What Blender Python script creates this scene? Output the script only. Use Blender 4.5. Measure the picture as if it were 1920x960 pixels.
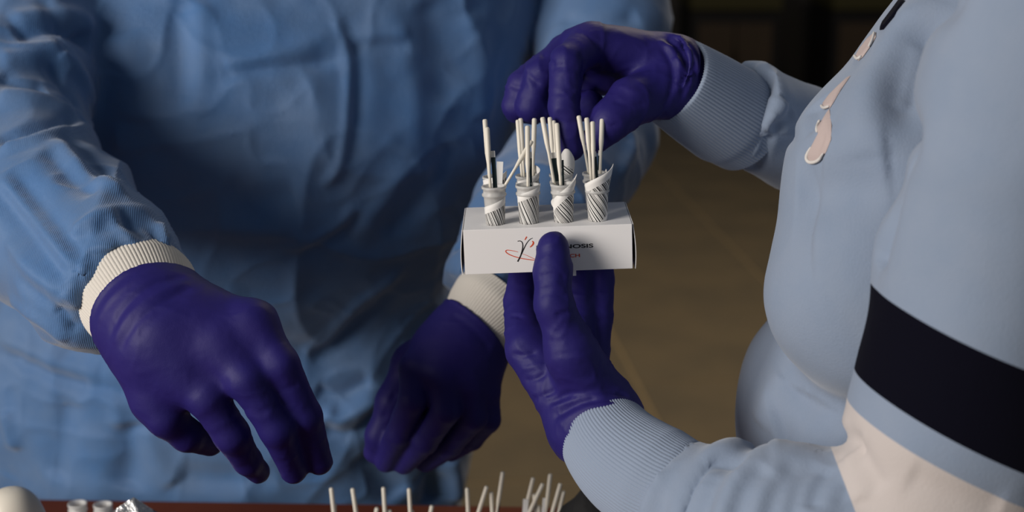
import bpy, bmesh, math, random
import numpy as np
from mathutils import Vector, Matrix
from mathutils.bvhtree import BVHTree

random.seed(7)
scene = bpy.context.scene
col = scene.collection
for o in list(bpy.data.objects):
    bpy.data.objects.remove(o)

# ------------------------------------------------------------------ camera
F = 1920 * 50.0 / 36.0
CAM = np.array((0.0, 0.0, 1.30))
PITCH = math.radians(15)
FWD = np.array((0, math.cos(PITCH), -math.sin(PITCH)))
UP = np.array((0, math.sin(PITCH), math.cos(PITCH)))
RT = np.array((1.0, 0, 0))
cd = bpy.data.cameras.new('camera')
cam = bpy.data.objects.new('camera', cd)
col.objects.link(cam)
cam.location = CAM
cam.rotation_euler = (math.pi / 2 - PITCH, 0, 0)
cd.sensor_width = 36
cd.lens = 50
cd.clip_start = 0.05
cd.dof.use_dof = True
cd.dof.focus_distance = 0.895
cd.dof.aperture_fstop = 5.6
scene.camera = cam

# ------------------------------------------------------------------ light
scene.view_settings.view_transform = 'Standard'
scene.view_settings.look = 'None'
scene.view_settings.gamma = 1
scene.view_settings.use_curve_mapping = False
scene.view_settings.exposure = 0.08
scene.cycles.use_denoising = True
scene.cycles.max_bounces = 8

w = bpy.data.worlds.new('world')
scene.world = w
w.use_nodes = True
w.node_tree.nodes['Background'].inputs[0].default_value = (0.75, 0.85, 1.0, 1)
w.node_tree.nodes['Background'].inputs[1].default_value = 0.10


def area(name, loc, target, size, size_y, power, color):
    l = bpy.data.lights.new(name, 'AREA')
    l.shape = 'RECTANGLE'
    l.size, l.size_y = size, size_y
    l.energy = power
    l.color = color
    o = bpy.data.objects.new(name, l)
    col.objects.link(o)
    o.location = loc
    o.rotation_euler = (Vector(target) - Vector(loc)).to_track_quat('-Z', 'Y').to_euler()
    return o


# daylight from the window front on the left behind the photographer, and the ceiling panel of the hall
area('window_daylight', (-2.35, -0.75, 2.0), (-0.05, 1.0, 1.0), 1.3, 1.3, 92, (1.0, 0.94, 0.88))
area('ceiling_panel_light', (0.9, 3.4, 3.0), (0.9, 3.4, 0), 1.2, 1.2, 36, (1.0, 0.86, 0.68))


# ------------------------------------------------------------------ helpers
def P(px, py, d):
    return CAM + RT * ((px - 960) / F * d) + UP * ((480 - py) / F * d) + FWD * d


def PZ(px, py, z):
    v = RT * ((px - 960) / F) + UP * ((480 - py) / F) + FWD
    return CAM + v * ((z - CAM[2]) / v[2])


def CV(x, ydown, depth):
    v = RT * x - UP * ydown + FWD * depth
    return v / np.linalg.norm(v)


def unit(v):
    v = np.asarray(v, float)
    return v / np.linalg.norm(v)


# ------------------------------------------------------------------ materials
def nd(nt, t, **kw):
    n = nt.nodes.new(t)
    for k, v in kw.items():
        if k.startswith('i_'):
            n.inputs[k[2:].replace('_', ' ')].default_value = v
        else:
            setattr(n, k, v)
    return n


def material(name, color, rough=0.6, metal=0.0, spec=0.5, bump=None, vary=None, sheen=0.0, trans=0.0,
             ior=1.45, sss=0.0, coat=0.0):
    """bump: list of (scale, strength, distance, stretch or None); vary: (scale, second colour, amount)"""
    m = bpy.data.materials.new(name)
    m.use_nodes = True
    nt = m.node_tree
    b = nt.nodes['Principled BSDF']
    b.inputs['Base Color'].default_value = (*color, 1)
    b.inputs['Roughness'].default_value = rough
    b.inputs['Metallic'].default_value = metal
    b.inputs['Specular IOR Level'].default_value = spec
    b.inputs['IOR'].default_value = ior
    b.inputs['Transmission Weight'].default_value = trans
    b.inputs['Coat Weight'].default_value = coat
    if sheen:
        b.inputs['Sheen Weight'].default_value = sheen
        b.inputs['Sheen Roughness'].default_value = 0.5
    if sss:
        b.inputs['Subsurface Weight'].default_value = sss
        b.inputs['Subsurface Radius'].default_value = (0.006, 0.006, 0.006)
    tc = nd(nt, 'ShaderNodeTexCoord')
    if vary:
        n = nd(nt, 'ShaderNodeTexNoise', i_Scale=vary[0], i_Detail=5.0, i_Roughness=0.6)
        nt.links.new(tc.outputs['Object'], n.inputs['Vector'])
        r = nd(nt, 'ShaderNodeMapRange')
        r.inputs['From Min'].default_value = 0.35
        r.inputs['From Max'].default_value = 0.65
        r.inputs['To Max'].default_value = vary[2]
        nt.links.new(n.outputs['Fac'], r.inputs['Value'])
        mx = nd(nt, 'ShaderNodeMix', data_type='RGBA')
        mx.inputs['A'].default_value = (*color, 1)
        mx.inputs['B'].default_value = (*vary[1], 1)
        nt.links.new(r.outputs['Result'], mx.inputs['Factor'])
        nt.links.new(mx.outputs['Result'], b.inputs['Base Color'])
    prev = None
    for bs in (bump or []):
        kind = bs[4] if len(bs) > 4 else 'noise'
        mp = nd(nt, 'ShaderNodeMapping')
        if bs[3]:
            mp.inputs['Scale'].default_value = bs[3]
        nt.links.new(tc.outputs['Object'], mp.inputs['Vector'])
        if kind == 'noise':
            t = nd(nt, 'ShaderNodeTexNoise', i_Scale=bs[0], i_Detail=4.0)
            out = t.outputs['Fac']
        else:
            t = nd(nt, 'ShaderNodeTexWave', i_Scale=bs[0], i_Distortion=1.2, i_Detail=1.0)
            out = t.outputs['Fac']
        nt.links.new(mp.outputs['Vector'], t.inputs['Vector'])
        bp = nd(nt, 'ShaderNodeBump')
        bp.inputs['Strength'].default_value = bs[1]
        bp.inputs['Distance'].default_value = bs[2]
        nt.links.new(out, bp.inputs['Height'])
        if prev:
            nt.links.new(prev.outputs['Normal'], bp.inputs['Normal'])
        prev = bp
    if prev:
        nt.links.new(prev.outputs['Normal'], b.inputs['Normal'])
    return m


M = {}
M['gown'] = material('gown_fabric', (0.056, 0.155, 0.355), 0.55, spec=0.35, sheen=0.45,
                     vary=(9.0, (0.100, 0.180, 0.330), 0.85),
                     bump=[(260, 0.25, 0.0012, None), (250, 0.38, 0.0006, (1.0, 0.35, -1.2), 'wave')])
M['knit'] = material('white_knit', (0.64, 0.60, 0.54), 0.9, spec=0.2, sheen=0.2, bump=[(900, 0.4, 0.0006, None)])
M['knit2'] = M['knit']
M['glove'] = material('purple_nitrile', (0.0135, 0.0098, 0.116), 0.58, spec=0.30,
                      vary=(24.0, (0.0205, 0.0135, 0.128), 0.7),
                      bump=[(160, 0.22, 0.0010, None), (1500, 0.22, 0.0002, None)])
M['sweat'] = material('light_blue_fleece', (0.232, 0.290, 0.392), 0.92, spec=0.15, sheen=0.30,
                      vary=(40.0, (0.256, 0.309, 0.405), 0.7),
                      bump=[(700, 0.30, 0.0007, None)])
M['rib'] = material('light_blue_rib_knit', (0.262, 0.318, 0.418), 0.92, spec=0.15, sheen=0.3,
                    bump=[(900, 0.3, 0.0005, None)])
M['navy'] = material('navy_fleece', (0.0035, 0.0035, 0.0085), 0.9, spec=0.06, sheen=0.02, bump=[(700, 0.3, 0.0007, None)])
M['whitefleece'] = material('white_fleece', (0.55, 0.50, 0.48), 0.92, spec=0.15, sheen=0.3, bump=[(700, 0.3, 0.0007, None)])
M['applique'] = material('pale_pink_applique', (0.50, 0.41, 0.39), 0.8, spec=0.2, bump=[(900, 0.3, 0.0005, None)])
M['thread'] = material('white_satin_stitch', (0.66, 0.63, 0.60), 0.6, spec=0.3)
M['seam'] = material('light_blue_seam_thread', (0.30, 0.37, 0.49), 0.9, spec=0.15)
M['carton'] = material('white_carton', (0.90, 0.88, 0.87), 0.45, spec=0.4, vary=(15, (0.915, 0.895, 0.88), 0.5))
M['gapshade'] = material('carton_gap_shade', (0.10, 0.085, 0.085), 0.9)  # dark colour stands in for the shade in the gap behind the end flaps
M['black'] = material('black_print', (0.012, 0.012, 0.014), 0.6)
M['orange'] = material('orange_print', (0.72, 0.075, 0.02), 0.6)
M['tube'] = material('clear_plastic', (0.86, 0.85, 0.83), 0.28, trans=0.55, ior=1.35)
M['stick'] = material('ivory_plastic', (0.77, 0.72, 0.62), 0.4, spec=0.45, sss=0.1)
M['stickw'] = material('white_plastic_strip', (0.84, 0.83, 0.81), 0.5)
M['strip'] = material('dark_green_strip', (0.012, 0.030, 0.034), 0.4)
M['wood'] = material('red_brown_table', (0.125, 0.030, 0.012), 0.65, spec=0.15,
                     vary=(5.0, (0.085, 0.018, 0.009), 0.8), bump=[(30, 0.1, 0.001, (1, 12, 1))])
M['tile'] = material('brown_floor_tile', (0.160, 0.120, 0.068), 0.55, spec=0.3, vary=(3.2, (0.120, 0.094, 0.058), 0.9))
M['grout'] = material('tan_grout', (0.25, 0.18, 0.09), 0.9)
M['dark'] = material('black_lacquer', (0.008, 0.007, 0.007), 0.6, spec=0.2)
M['darkwood'] = material('dark_brown_veneer', (0.040, 0.026, 0.015), 0.6, spec=0.2, vary=(3, (0.03, 0.02, 0.012), 0.8))
M['olive'] = material('dark_olive_board', (0.035, 0.030, 0.010), 0.7, spec=0.2)
M['wall'] = material('dark_wall_paint', (0.03, 0.026, 0.022), 0.85)
M['plastic'] = material('cream_plastic', (0.80, 0.74, 0.63), 0.4)
M['foil'] = material('crumpled_foil', (0.62, 0.62, 0.62), 0.22, metal=1.0, bump=[(90, 0.5, 0.004, None)])
M['bag'] = material('black_cloth', (0.010, 0.010, 0.011), 0.85, bump=[(60, 0.4, 0.004, None)])
M['trouser'] = material('dark_trouser_cloth', (0.02, 0.022, 0.03), 0.9)
M['shoe'] = material('black_shoe_leather', (0.012, 0.012, 0.012), 0.5)


def barcode_material():
    m = bpy.data.materials.new('barcode_paper')
    m.use_nodes = True
    nt = m.node_tree
    b = nt.nodes['Principled BSDF']
    b.inputs['Roughness'].default_value = 0.6
    uv = nd(nt, 'ShaderNodeUVMap')
    uv.uv_map = 'UVMap'
    sep = nd(nt, 'ShaderNodeSeparateXYZ')
    nt.links.new(uv.outputs['UV'], sep.inputs[0])
    # bars: variable widths from a one-dimensional noise along u (millimetres)
    no = nd(nt, 'ShaderNodeTexNoise', noise_dimensions='1D')
    no.inputs['Scale'].default_value = 1.25
    no.inputs['Detail'].default_value = 1.0
    nt.links.new(sep.outputs['X'], no.inputs['W'])
    gt = nd(nt, 'ShaderNodeMapRange')
    gt.inputs['From Min'].default_value = 0.47
    gt.inputs['From Max'].default_value = 0.53
    nt.links.new(no.outputs['Fac'], gt.inputs['Value'])
    # printed area in v
    a = nd(nt, 'ShaderNodeMath', operation='GREATER_THAN')
    a.inputs[1].default_value = 0.0
    nt.links.new(sep.outputs['Y'], a.inputs[0])
    c = nd(nt, 'ShaderNodeMath', operation='LESS_THAN')
    c.inputs[1].default_value = 22.0
    nt.links.new(sep.outputs['Y'], c.inputs[0])
    mu = nd(nt, 'ShaderNodeMath', operation='MULTIPLY')
    nt.links.new(a.outputs[0], mu.inputs[0])
    nt.links.new(c.outputs[0], mu.inputs[1])
    mu2 = nd(nt, 'ShaderNodeMath', operation='MULTIPLY')
    nt.links.new(mu.outputs[0], mu2.inputs[0])
    nt.links.new(gt.outputs['Result'], mu2.inputs[1])
    mx = nd(nt, 'ShaderNodeMix', data_type='RGBA')
    mx.inputs['A'].default_value = (0.80, 0.78, 0.75, 1)
    mx.inputs['B'].default_value = (0.02, 0.02, 0.022, 1)
    nt.links.new(mu2.outputs[0], mx.inputs['Factor'])
    nt.links.new(mx.outputs['Result'], b.inputs['Base Color'])
    return m


M['barcode'] = barcode_material()


# ------------------------------------------------------------------ object helpers
def mesh_obj(name, verts, faces, m, parent=None, smooth=True):
    me = bpy.data.meshes.new(name)
    me.from_pydata([tuple(map(float, v)) for v in verts], [], [tuple(map(int, f)) for f in faces])
    me.materials.append(m)
    if smooth:
        me.polygons.foreach_set('use_smooth', [True] * len(me.polygons))
    me.update()
    o = bpy.data.objects.new(name, me)
    col.objects.link(o)
    if parent:
        o.parent = parent
        o.matrix_parent_inverse = parent.matrix_world.inverted()
    return o


def bm_obj(name, bm, m, parent=None, smooth=False):
    me = bpy.data.meshes.new(name)
    bmesh.ops.recalc_face_normals(bm, faces=bm.faces)
    bm.to_mesh(me)
    bm.free()
    me.materials.append(m)
    if smooth:
        me.polygons.foreach_set('use_smooth', [True] * len(me.polygons))
    o = bpy.data.objects.new(name, me)
    col.objects.link(o)
    if parent:
        o.parent = parent
        o.matrix_parent_inverse = parent.matrix_world.inverted()
    return o


def empty(name, loc):
    o = bpy.data.objects.new(name, None)
    o.empty_display_size = 0.05
    col.objects.link(o)
    o.location = tuple(map(float, loc))
    o.matrix_world = Matrix.Translation(Vector(tuple(map(float, loc))))
    return o


def tag(o, label, cat, group=None):
    o['label'] = label
    o['category'] = cat
    if group:
        o['group'] = group
    return o


def struct(o):
    o['kind'] = 'structure'
    return o


def add_box(bm, lo, hi, mat=None, bevel=0.0):
    r = bmesh.ops.create_cube(bm, size=1)
    s = [hi[i] - lo[i] for i in range(3)]
    c = [(hi[i] + lo[i]) / 2 for i in range(3)]
    bmesh.ops.scale(bm, vec=s, verts=r['verts'])
    bmesh.ops.translate(bm, vec=c, verts=r['verts'])
    if bevel:
        es = list({e for v in r['verts'] for e in v.link_edges})
        bmesh.ops.bevel(bm, geom=es, offset=bevel, segments=2, affect='EDGES', profile=0.6)
    if mat is not None:
        bmesh.ops.transform(bm, matrix=mat, verts=bm.verts)


def box_obj(name, lo, hi, m, parent=None, mat=None, bevel=0.0):
    bm = bmesh.new()
    add_box(bm, lo, hi, mat, bevel)
    return bm_obj(name, bm, m, parent)


# ------------------------------------------------------------------ noise
def noise(p, seed=0):
    p = np.asarray(p, np.float32)
    i = np.floor(p)
    f = p - i
    u = f * f * f * (f * (f * 6 - 15) + 10)
    i = i.astype(np.int64).astype(np.uint32)
    X = [(i[:, 0] + np.uint32(d)) * np.uint32(374761393) for d in (0, 1)]
    Y = [(i[:, 1] + np.uint32(d)) * np.uint32(668265263) for d in (0, 1)]
    Z = [(i[:, 2] + np.uint32(d)) * np.uint32(1274126177) + np.uint32(seed * 974711 + 77) for d in (0, 1)]
    U = [[1 - u[:, k], u[:, k]] for k in range(3)]
    r = np.zeros(len(p), np.float32)
    for dx in (0, 1):
        for dy in (0, 1):
            w2 = U[0][dx] * U[1][dy]
            xy = X[dx] + Y[dy]
            for dz in (0, 1):
                n = xy + Z[dz]
                n = (n ^ (n >> np.uint32(13))) * np.uint32(1103515245)
                n = (n ^ (n >> np.uint32(15))) * np.uint32(2246822519)
                n ^= n >> np.uint32(16)
                r += w2 * U[2][dz] * ((n & np.uint32(0xffff)).astype(np.float32) * np.float32(1 / 65535))
    return r * 2 - 1


def ridged(p, seed=0, sharp=3):
    wv = np.stack([noise(p * 0.6 + 11.3, seed + 1), noise(p * 0.6 + 5.1, seed + 2), noise(p * 0.6 + 8.7, seed + 3)], 1)
    return (1 - np.abs(noise(p + wv * 0.9, seed))) ** sharp


# ------------------------------------------------------------------ implicit surface modeller
def cone_d(p, a, b, ra, rb):
    ba = b - a
    L = max(float(ba @ ba), 1e-12)
    a, ba = a.astype(np.float32), ba.astype(np.float32)
    L, ra, rb = np.float32(L), np.float32(ra), np.float32(rb)
    dx, dy, dz = p[0] - a[0], p[1] - a[1], p[2] - a[2]
    t = np.clip((dx * ba[0] + dy * ba[1] + dz * ba[2]) / L, 0, 1)
    return np.sqrt((dx - t * ba[0]) ** 2 + (dy - t * ba[1]) ** 2 + (dz - t * ba[2]) ** 2) - (ra + t * (rb - ra))


class Field:
    def __init__(s, lo, hi, h):
        s.h = h
        s.ax = [np.arange(lo[i], hi[i] + h, h).astype(np.float32) for i in range(3)]
        s.D = np.full([len(a) for a in s.ax], 0.05, np.float32)

    def sl(s, lo, hi):
        r = []
        for i in range(3):
            a = int(np.searchsorted(s.ax[i], lo[i]))
            b = int(np.searchsorted(s.ax[i], hi[i]))
            r.append(slice(max(a - 1, 0), min(b + 1, len(s.ax[i]))))
        return tuple(r)

    def pts(s, sl):
        return (s.ax[0][sl[0]][:, None, None], s.ax[1][sl[1]][None, :, None], s.ax[2][sl[2]][None, None, :])

    def union(s, fn, lo, hi, k):
        pad = k * 1.3 + 4 * s.h
        sl = s.sl(np.asarray(lo) - pad, np.asarray(hi) + pad)
        b = fn(s.pts(sl)).astype(np.float32)
        a = s.D[sl]
        if k > 0:
            hh = np.clip(0.5 + 0.5 * (a - b) / k, 0, 1)
            s.D[sl] = a * (1 - hh) + b * hh - k * hh * (1 - hh)
        else:
            s.D[sl] = np.minimum(a, b)

    def cone(s, a, b, ra, rb, k=0.004):
        a, b = np.asarray(a, float), np.asarray(b, float)
        r = max(ra, rb)
        s.union(lambda p: cone_d(p, a, b, ra, rb), np.minimum(a, b) - r, np.maximum(a, b) + r, k)

    def chain(s, pts, k=0.004):
        """pts: (px, py, depth, radius in mm)"""
        for q, r in zip(pts[:-1], pts[1:]):
            s.cone(P(*q[:3]), P(*r[:3]), q[3] / 1000, r[3] / 1000, k)

    def ellipsoid(s, c, rad, k, axes=None):
        c = np.asarray(c, float)
        rad = np.asarray(rad, float)
        A = (np.eye(3) if axes is None else np.asarray(axes)).astype(np.float32)
        c32, rad = c.astype(np.float32), rad.astype(np.float32)

        def fn(p):
            d = [p[i] - c32[i] for i in range(3)]
            q = [(d[0] * A[j][0] + d[1] * A[j][1] + d[2] * A[j][2]) for j in range(3)]
            k0 = np.sqrt(sum((q[j] / rad[j]) ** 2 for j in range(3)))
            k1 = np.sqrt(sum((q[j] / rad[j] ** 2) ** 2 for j in range(3))) + 1e-9
            return k0 * (k0 - 1) / k1
        R = rad.max()
        s.union(fn, c - R, c + R, k)

    def torus(s, c, T, U, ru, rv, r, k):
        c, T, U = np.asarray(c, float), unit(T), unit(U)
        V = np.cross(T, U)

        def fn(p):
            d = [p[i] - c[i] for i in range(3)]
            u = sum(d[i] * U[i] for i in range(3))
            v = sum(d[i] * V[i] for i in range(3)) * (ru / rv)
            t = sum(d[i] * T[i] for i in range(3))
            return np.sqrt((np.sqrt(u * u + v * v) - ru) ** 2 + t * t) - r
        R = max(ru, rv) + r
        s.union(fn, c - R, c + R, k)

    def cut(s, c, T, rad, k=0.0):
        """remove what lies beyond the plane through c with normal T, within rad of c"""
        c, T = np.asarray(c, float), unit(T)
        sl = s.sl(c - rad, c + rad)
        p = s.pts(sl)
        d = [p[i] - c[i] for i in range(3)]
        t = sum(d[i] * T[i] for i in range(3))
        ball = np.sqrt(sum(q * q for q in d)) - rad
        reg = np.maximum(-t, ball)
        s.D[sl] = np.maximum(s.D[sl], -reg.astype(np.float32))

    def mesh(s):
        D = s.D
        D[0], D[-1] = 0.05, 0.05
        D[:, 0], D[:, -1] = 0.05, 0.05
        D[:, :, 0], D[:, :, -1] = 0.05, 0.05
        ins = D < 0
        c = np.zeros([n - 1 for n in D.shape], np.int8)
        for i in (0, 1):
            for j in (0, 1):
                for k in (0, 1):
                    c += ins[i:i + c.shape[0], j:j + c.shape[1], k:k + c.shape[2]]
        act = np.argwhere((c > 0) & (c < 8))
        idx = -np.ones(c.shape, np.int64)
        idx[act[:, 0], act[:, 1], act[:, 2]] = np.arange(len(act))
        acc = np.zeros((len(act), 3))
        cnt = np.zeros(len(act))
        cor = [(i, j, k) for i in (0, 1) for j in (0, 1) for k in (0, 1)]
        for a in cor:
            for ax in range(3):
                if a[ax]:
                    continue
                b = list(a)
                b[ax] = 1
                va = D[act[:, 0] + a[0], act[:, 1] + a[1], act[:, 2] + a[2]]
                vb = D[act[:, 0] + b[0], act[:, 1] + b[1], act[:, 2] + b[2]]
                mk = (va < 0) != (vb < 0)
                t = np.where(mk, va / np.where(mk, va - vb, 1), 0)
                pt = np.tile(np.array(a, float), (len(act), 1))
                pt[:, ax] += t
                acc += pt * mk[:, None]
                cnt += mk
        v = (act + acc / cnt[:, None]) * s.h + np.array([s.ax[0][0], s.ax[1][0], s.ax[2][0]])
        quads = []
        for ax in range(3):
            o1, o2 = (ax + 1) % 3, (ax + 2) % 3
            s0 = [slice(None)] * 3
            s1 = [slice(None)] * 3
            s0[ax], s1[ax] = slice(0, -1), slice(1, None)
            A, B = ins[tuple(s0)], ins[tuple(s1)]
            e = np.argwhere(A != B)
            e = e[(e[:, o1] > 0) & (e[:, o2] > 0) & (e[:, o1] < D.shape[o1] - 1) & (e[:, o2] < D.shape[o2] - 1)]
            inside = A[e[:, 0], e[:, 1], e[:, 2]]

            def cell(a, b):
                q = e.copy()
                q[:, o1] -= a
                q[:, o2] -= b
                return idx[q[:, 0], q[:, 1], q[:, 2]]
            Q = np.stack([cell(1, 1), cell(0, 1), cell(0, 0), cell(1, 0)], 1)
            Q[~inside] = Q[~inside][:, ::-1]
            quads.append(Q)
        return v, np.concatenate(quads)


def relax(v, q, n=2, lam=0.5):
    e = np.concatenate([q[:, [0, 1]], q[:, [1, 2]], q[:, [2, 3]], q[:, [3, 0]]])
    e = np.sort(e, 1).astype(np.int64)
    e = np.unique(e[:, 0] * len(v) + e[:, 1])
    e = np.stack([e // len(v), e % len(v)], 1)
    deg = np.bincount(e.ravel(), minlength=len(v))[:, None]
    for _ in range(n):
        s = np.zeros_like(v)
        for ax in range(3):
            s[:, ax] = np.bincount(e[:, 0], v[e[:, 1], ax], len(v)) + np.bincount(e[:, 1], v[e[:, 0], ax], len(v))
        v = v + lam * (s / deg - v)
    return v


def grid_mesh(name, v, q):
    me = bpy.data.meshes.new(name)
    me.vertices.add(len(v))
    me.vertices.foreach_set('co', v.ravel())
    me.loops.add(q.size)
    me.loops.foreach_set('vertex_index', q.ravel().astype(np.int32))
    me.polygons.add(len(q))
    me.polygons.foreach_set('loop_start', np.arange(0, q.size, 4, dtype=np.int32))
    me.polygons.foreach_set('use_smooth', np.ones(len(q), bool))
    me.update(calc_edges=True)
    return me


def catmull(v, q):
    """one Catmull-Clark step on a closed quad mesh"""
    nv = len(v)
    e = np.concatenate([q[:, [0, 1]], q[:, [1, 2]], q[:, [2, 3]], q[:, [3, 0]]])
    es = np.sort(e, 1).astype(np.int64)
    key, inv = np.unique(es[:, 0] * nv + es[:, 1], return_inverse=True)
    ev = np.stack([key // nv, key % nv], 1)
    fp = v[q].mean(1)
    nf, ne = len(q), len(ev)
    fi = np.tile(np.arange(nf), 4)
    fs = np.stack([np.bincount(inv, fp[fi, k], ne) for k in range(3)], 1)
    fc = np.bincount(inv, minlength=ne)[:, None]
    mid = v[ev].mean(1)
    ep = (mid + fs / fc) / 2
    val = np.bincount(q.ravel(), minlength=nv)[:, None]
    fq = np.repeat(np.arange(nf), 4)
    Fa = np.stack([np.bincount(q.ravel(), fp[fq, k], nv) for k in range(3)], 1) / np.maximum(val, 1)
    ed = np.bincount(ev.ravel(), minlength=nv)[:, None]
    me_ = np.repeat(np.arange(ne), 2)
    Ra = np.stack([np.bincount(ev.ravel(), mid[me_, k], nv) for k in range(3)], 1) / np.maximum(ed, 1)
    nn = np.maximum(val, 3)
    vp = (Fa + 2 * Ra + (nn - 3) * v) / nn
    V = np.concatenate([vp, ep, fp])
    E = inv.reshape(4, nf) + nv
    Fi = np.arange(nf) + nv + ne
    Q = np.concatenate([np.stack([q[:, k], E[k], Fi, E[(k + 3) % 4]], 1) for k in range(4)])
    return V, Q


def get_v(me):
    a = np.empty(len(me.vertices) * 3)
    me.vertices.foreach_get('co', a)
    return a.reshape(-1, 3)


def get_n(me):
    a = np.empty(len(me.vertices) * 3)
    me.vertices.foreach_get('normal', a)
    return a.reshape(-1, 3)


def set_v(me, v):
    me.vertices.foreach_set('co', v.ravel())
    me.update()


def bvh_of(me):
    li = np.empty(len(me.loops), np.int32)
    me.loops.foreach_get('vertex_index', li)
    return BVHTree.FromPolygons(get_v(me).tolist(), li.reshape(-1, 4).tolist())


def ray(bvh, px, py):
    d = Vector(P(px, py, 1.0) - CAM).normalized()
    hit = bvh.ray_cast(Vector(CAM), d)
    return hit  # location, normal, index, distance


def polyline_dist(v, pts):
    best = np.full(len(v), 1e9)
    par = np.zeros(len(v))
    n = len(pts) - 1
    for i in range(n):
        a, b = pts[i], pts[i + 1]
        ba = b - a
        L = max(ba @ ba, 1e-12)
        t = np.clip(((v - a) @ ba) / L, 0, 1)
        d = np.linalg.norm(v - a - t[:, None] * ba, axis=1)
        m = d < best
        best[m] = d[m]
        par[m] = (i + t[m]) / n
    return best, par


def folds(me, strokes):
    """strokes: (points in the photograph laid on the surface, half width mm, height mm[, open ends])"""
    bv = bvh_of(me)
    v, n = get_v(me), get_n(me)
    off = np.zeros(len(v))
    for st in strokes:
        pts = []
        last = None
        for (x, y) in st[0]:
            h = ray(bv, x, y)
            if h[0] is not None and (last is None or (h[0] - last).length < 0.16):
                pts.append(np.array(h[0]))
                last = h[0]
        if len(pts) < 2:
            continue
        pts = [np.array(p) for p in pts]
        # smooth the polyline
        for _ in range(2):
            new = [pts[0]]
            for a, b in zip(pts[:-1], pts[1:]):
                new += [a * 0.75 + b * 0.25, a * 0.25 + b * 0.75]
            new.append(pts[-1])
            pts = new
        wd = st[1] / 1000
        allp = np.array(pts)
        near = np.where(np.all((v > allp.min(0) - 3 * wd) & (v < allp.max(0) + 3 * wd), 1))[0]
        if not len(near):
            continue
        d, t = polyline_dist(v[near], pts)
        endf = np.ones(len(near)) if len(st) > 3 else np.clip(np.minimum(t, 1 - t) * 5, 0.12, 1)
        off[near] += st[2] / 1000 * np.exp(-(d / wd) ** 2) * endf
    set_v(me, v + n * off[:, None])


def link_mesh(name, me, m, parent):
    me.materials.clear()
    me.materials.append(m)
    me.polygons.foreach_set('use_smooth', np.ones(len(me.polygons), bool))
    me.name = name
    o = bpy.data.objects.new(name, me)
    col.objects.link(o)
    if parent:
        o.parent = parent
        o.matrix_parent_inverse = parent.matrix_world.inverted()
    return o


def sweep(name, rings, m, parent, nseg=120, ribs=0, amp=0.0, close=True):
    """rings: (centre, T, U, ru, rv)"""
    vs, fs = [], []
    th = np.linspace(0, 2 * math.pi, nseg, endpoint=False)
    prof = 1 + amp * (np.abs(np.cos(ribs * th / 2)) ** 0.7 - 0.5) * 2 if ribs else np.ones(nseg)
    for (c, T, U, ru, rv) in rings:
        T = unit(T)
        U = unit(U - T * (U @ T))
        V = np.cross(T, U)
        vs.append(c + np.outer(np.cos(th) * ru * prof, U) + np.outer(np.sin(th) * rv * prof, V))
    nr = len(vs)
    vs = np.concatenate(vs)
    for r in range(nr - 1):
        for i in range(nseg):
            j = (i + 1) % nseg
            fs.append((r * nseg + i, r * nseg + j, (r + 1) * nseg + j, (r + 1) * nseg + i))
    return mesh_obj(name, vs, fs, m, parent)


def lathe(profile, n=24):
    """profile: (r, z) -> verts, faces"""
    vs, fs = [], []
    for (r, z) in profile:
        for i in range(n):
            a = 2 * math.pi * i / n
            vs.append((r * math.cos(a), r * math.sin(a), z))
    for k in range(len(profile) - 1):
        for i in range(n):
            j = (i + 1) % n
            fs.append((k * n + i, k * n + j, (k + 1) * n + j, (k + 1) * n + i))
    return vs, fs


# ================================================================== the setting
fl = struct(box_obj('floor', (-6, -2.5, -0.05), (8, 9.0, -0.004), M['grout']))
TS = 0.60
tile_me = None
ca, sa = math.cos(math.radians(5.5)), math.sin(math.radians(5.5))
for i in range(-3, 8):
    for j in range(0, 14):
        cx, cy = (i + 0.62) * TS, (j + 0.35) * TS
        x, y = cx * ca - cy * sa, cx * sa + cy * ca
        if tile_me is None:
            t = box_obj('tile', (-TS / 2 + 0.006, -TS / 2 + 0.006, -0.012), (TS / 2 - 0.006, TS / 2 - 0.006, 0.0), M['tile'], bevel=0.002)
            tile_me = t.data
        else:
            t = bpy.data.objects.new('tile', tile_me)
            col.objects.link(t)
        t.parent = fl
        t.location = (x, y, 0)
        t.rotation_euler = (0, 0, math.radians(5.5))
struct(box_obj('wall_back', (-6, 8.3, 0), (8, 8.42, 3.2), M['wall']))


def cabinet(x0, x1, label):
    e = empty('low_cabinet', ((x0 + x1) / 2, 7.6, 0))
    tag(e, label, 'cabinet', 'dark cabinets along the back wall')
    box_obj('body', (x0, 7.42, 0.0), (x1, 8.0, 0.62), M['dark'], e)
    n = 2
    wd = (x1 - x0 - 0.06) / n
    for k in range(n):
        a = x0 + 0.03 + k * wd
        d = box_obj('door', (a + 0.004, 7.40, 0.03), (a + wd - 0.004, 7.418, 0.56), M['darkwood'], e, bevel=0.002)
        box_obj('handle', (a + wd * (0.92 if k == 0 else 0.06), 7.385, 0.30), (a + wd * (0.94 if k == 0 else 0.08), 7.40, 0.42), M['dark'], d)
    box_obj('top_board', (x0 - 0.01, 7.39, 0.63), (x1 + 0.01, 8.02, 0.72), M['olive'], e, bevel=0.003)
    return e


cabinet(0.93, 1.38, 'low dark cabinet standing beyond the raised glove and sleeve')
cabinet(1.66, 2.20, 'low dark cabinet half hidden behind the sweatshirt chest')
cabinet(-1.2, -0.5, 'low dark cabinet hidden behind the blue gown')


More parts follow.
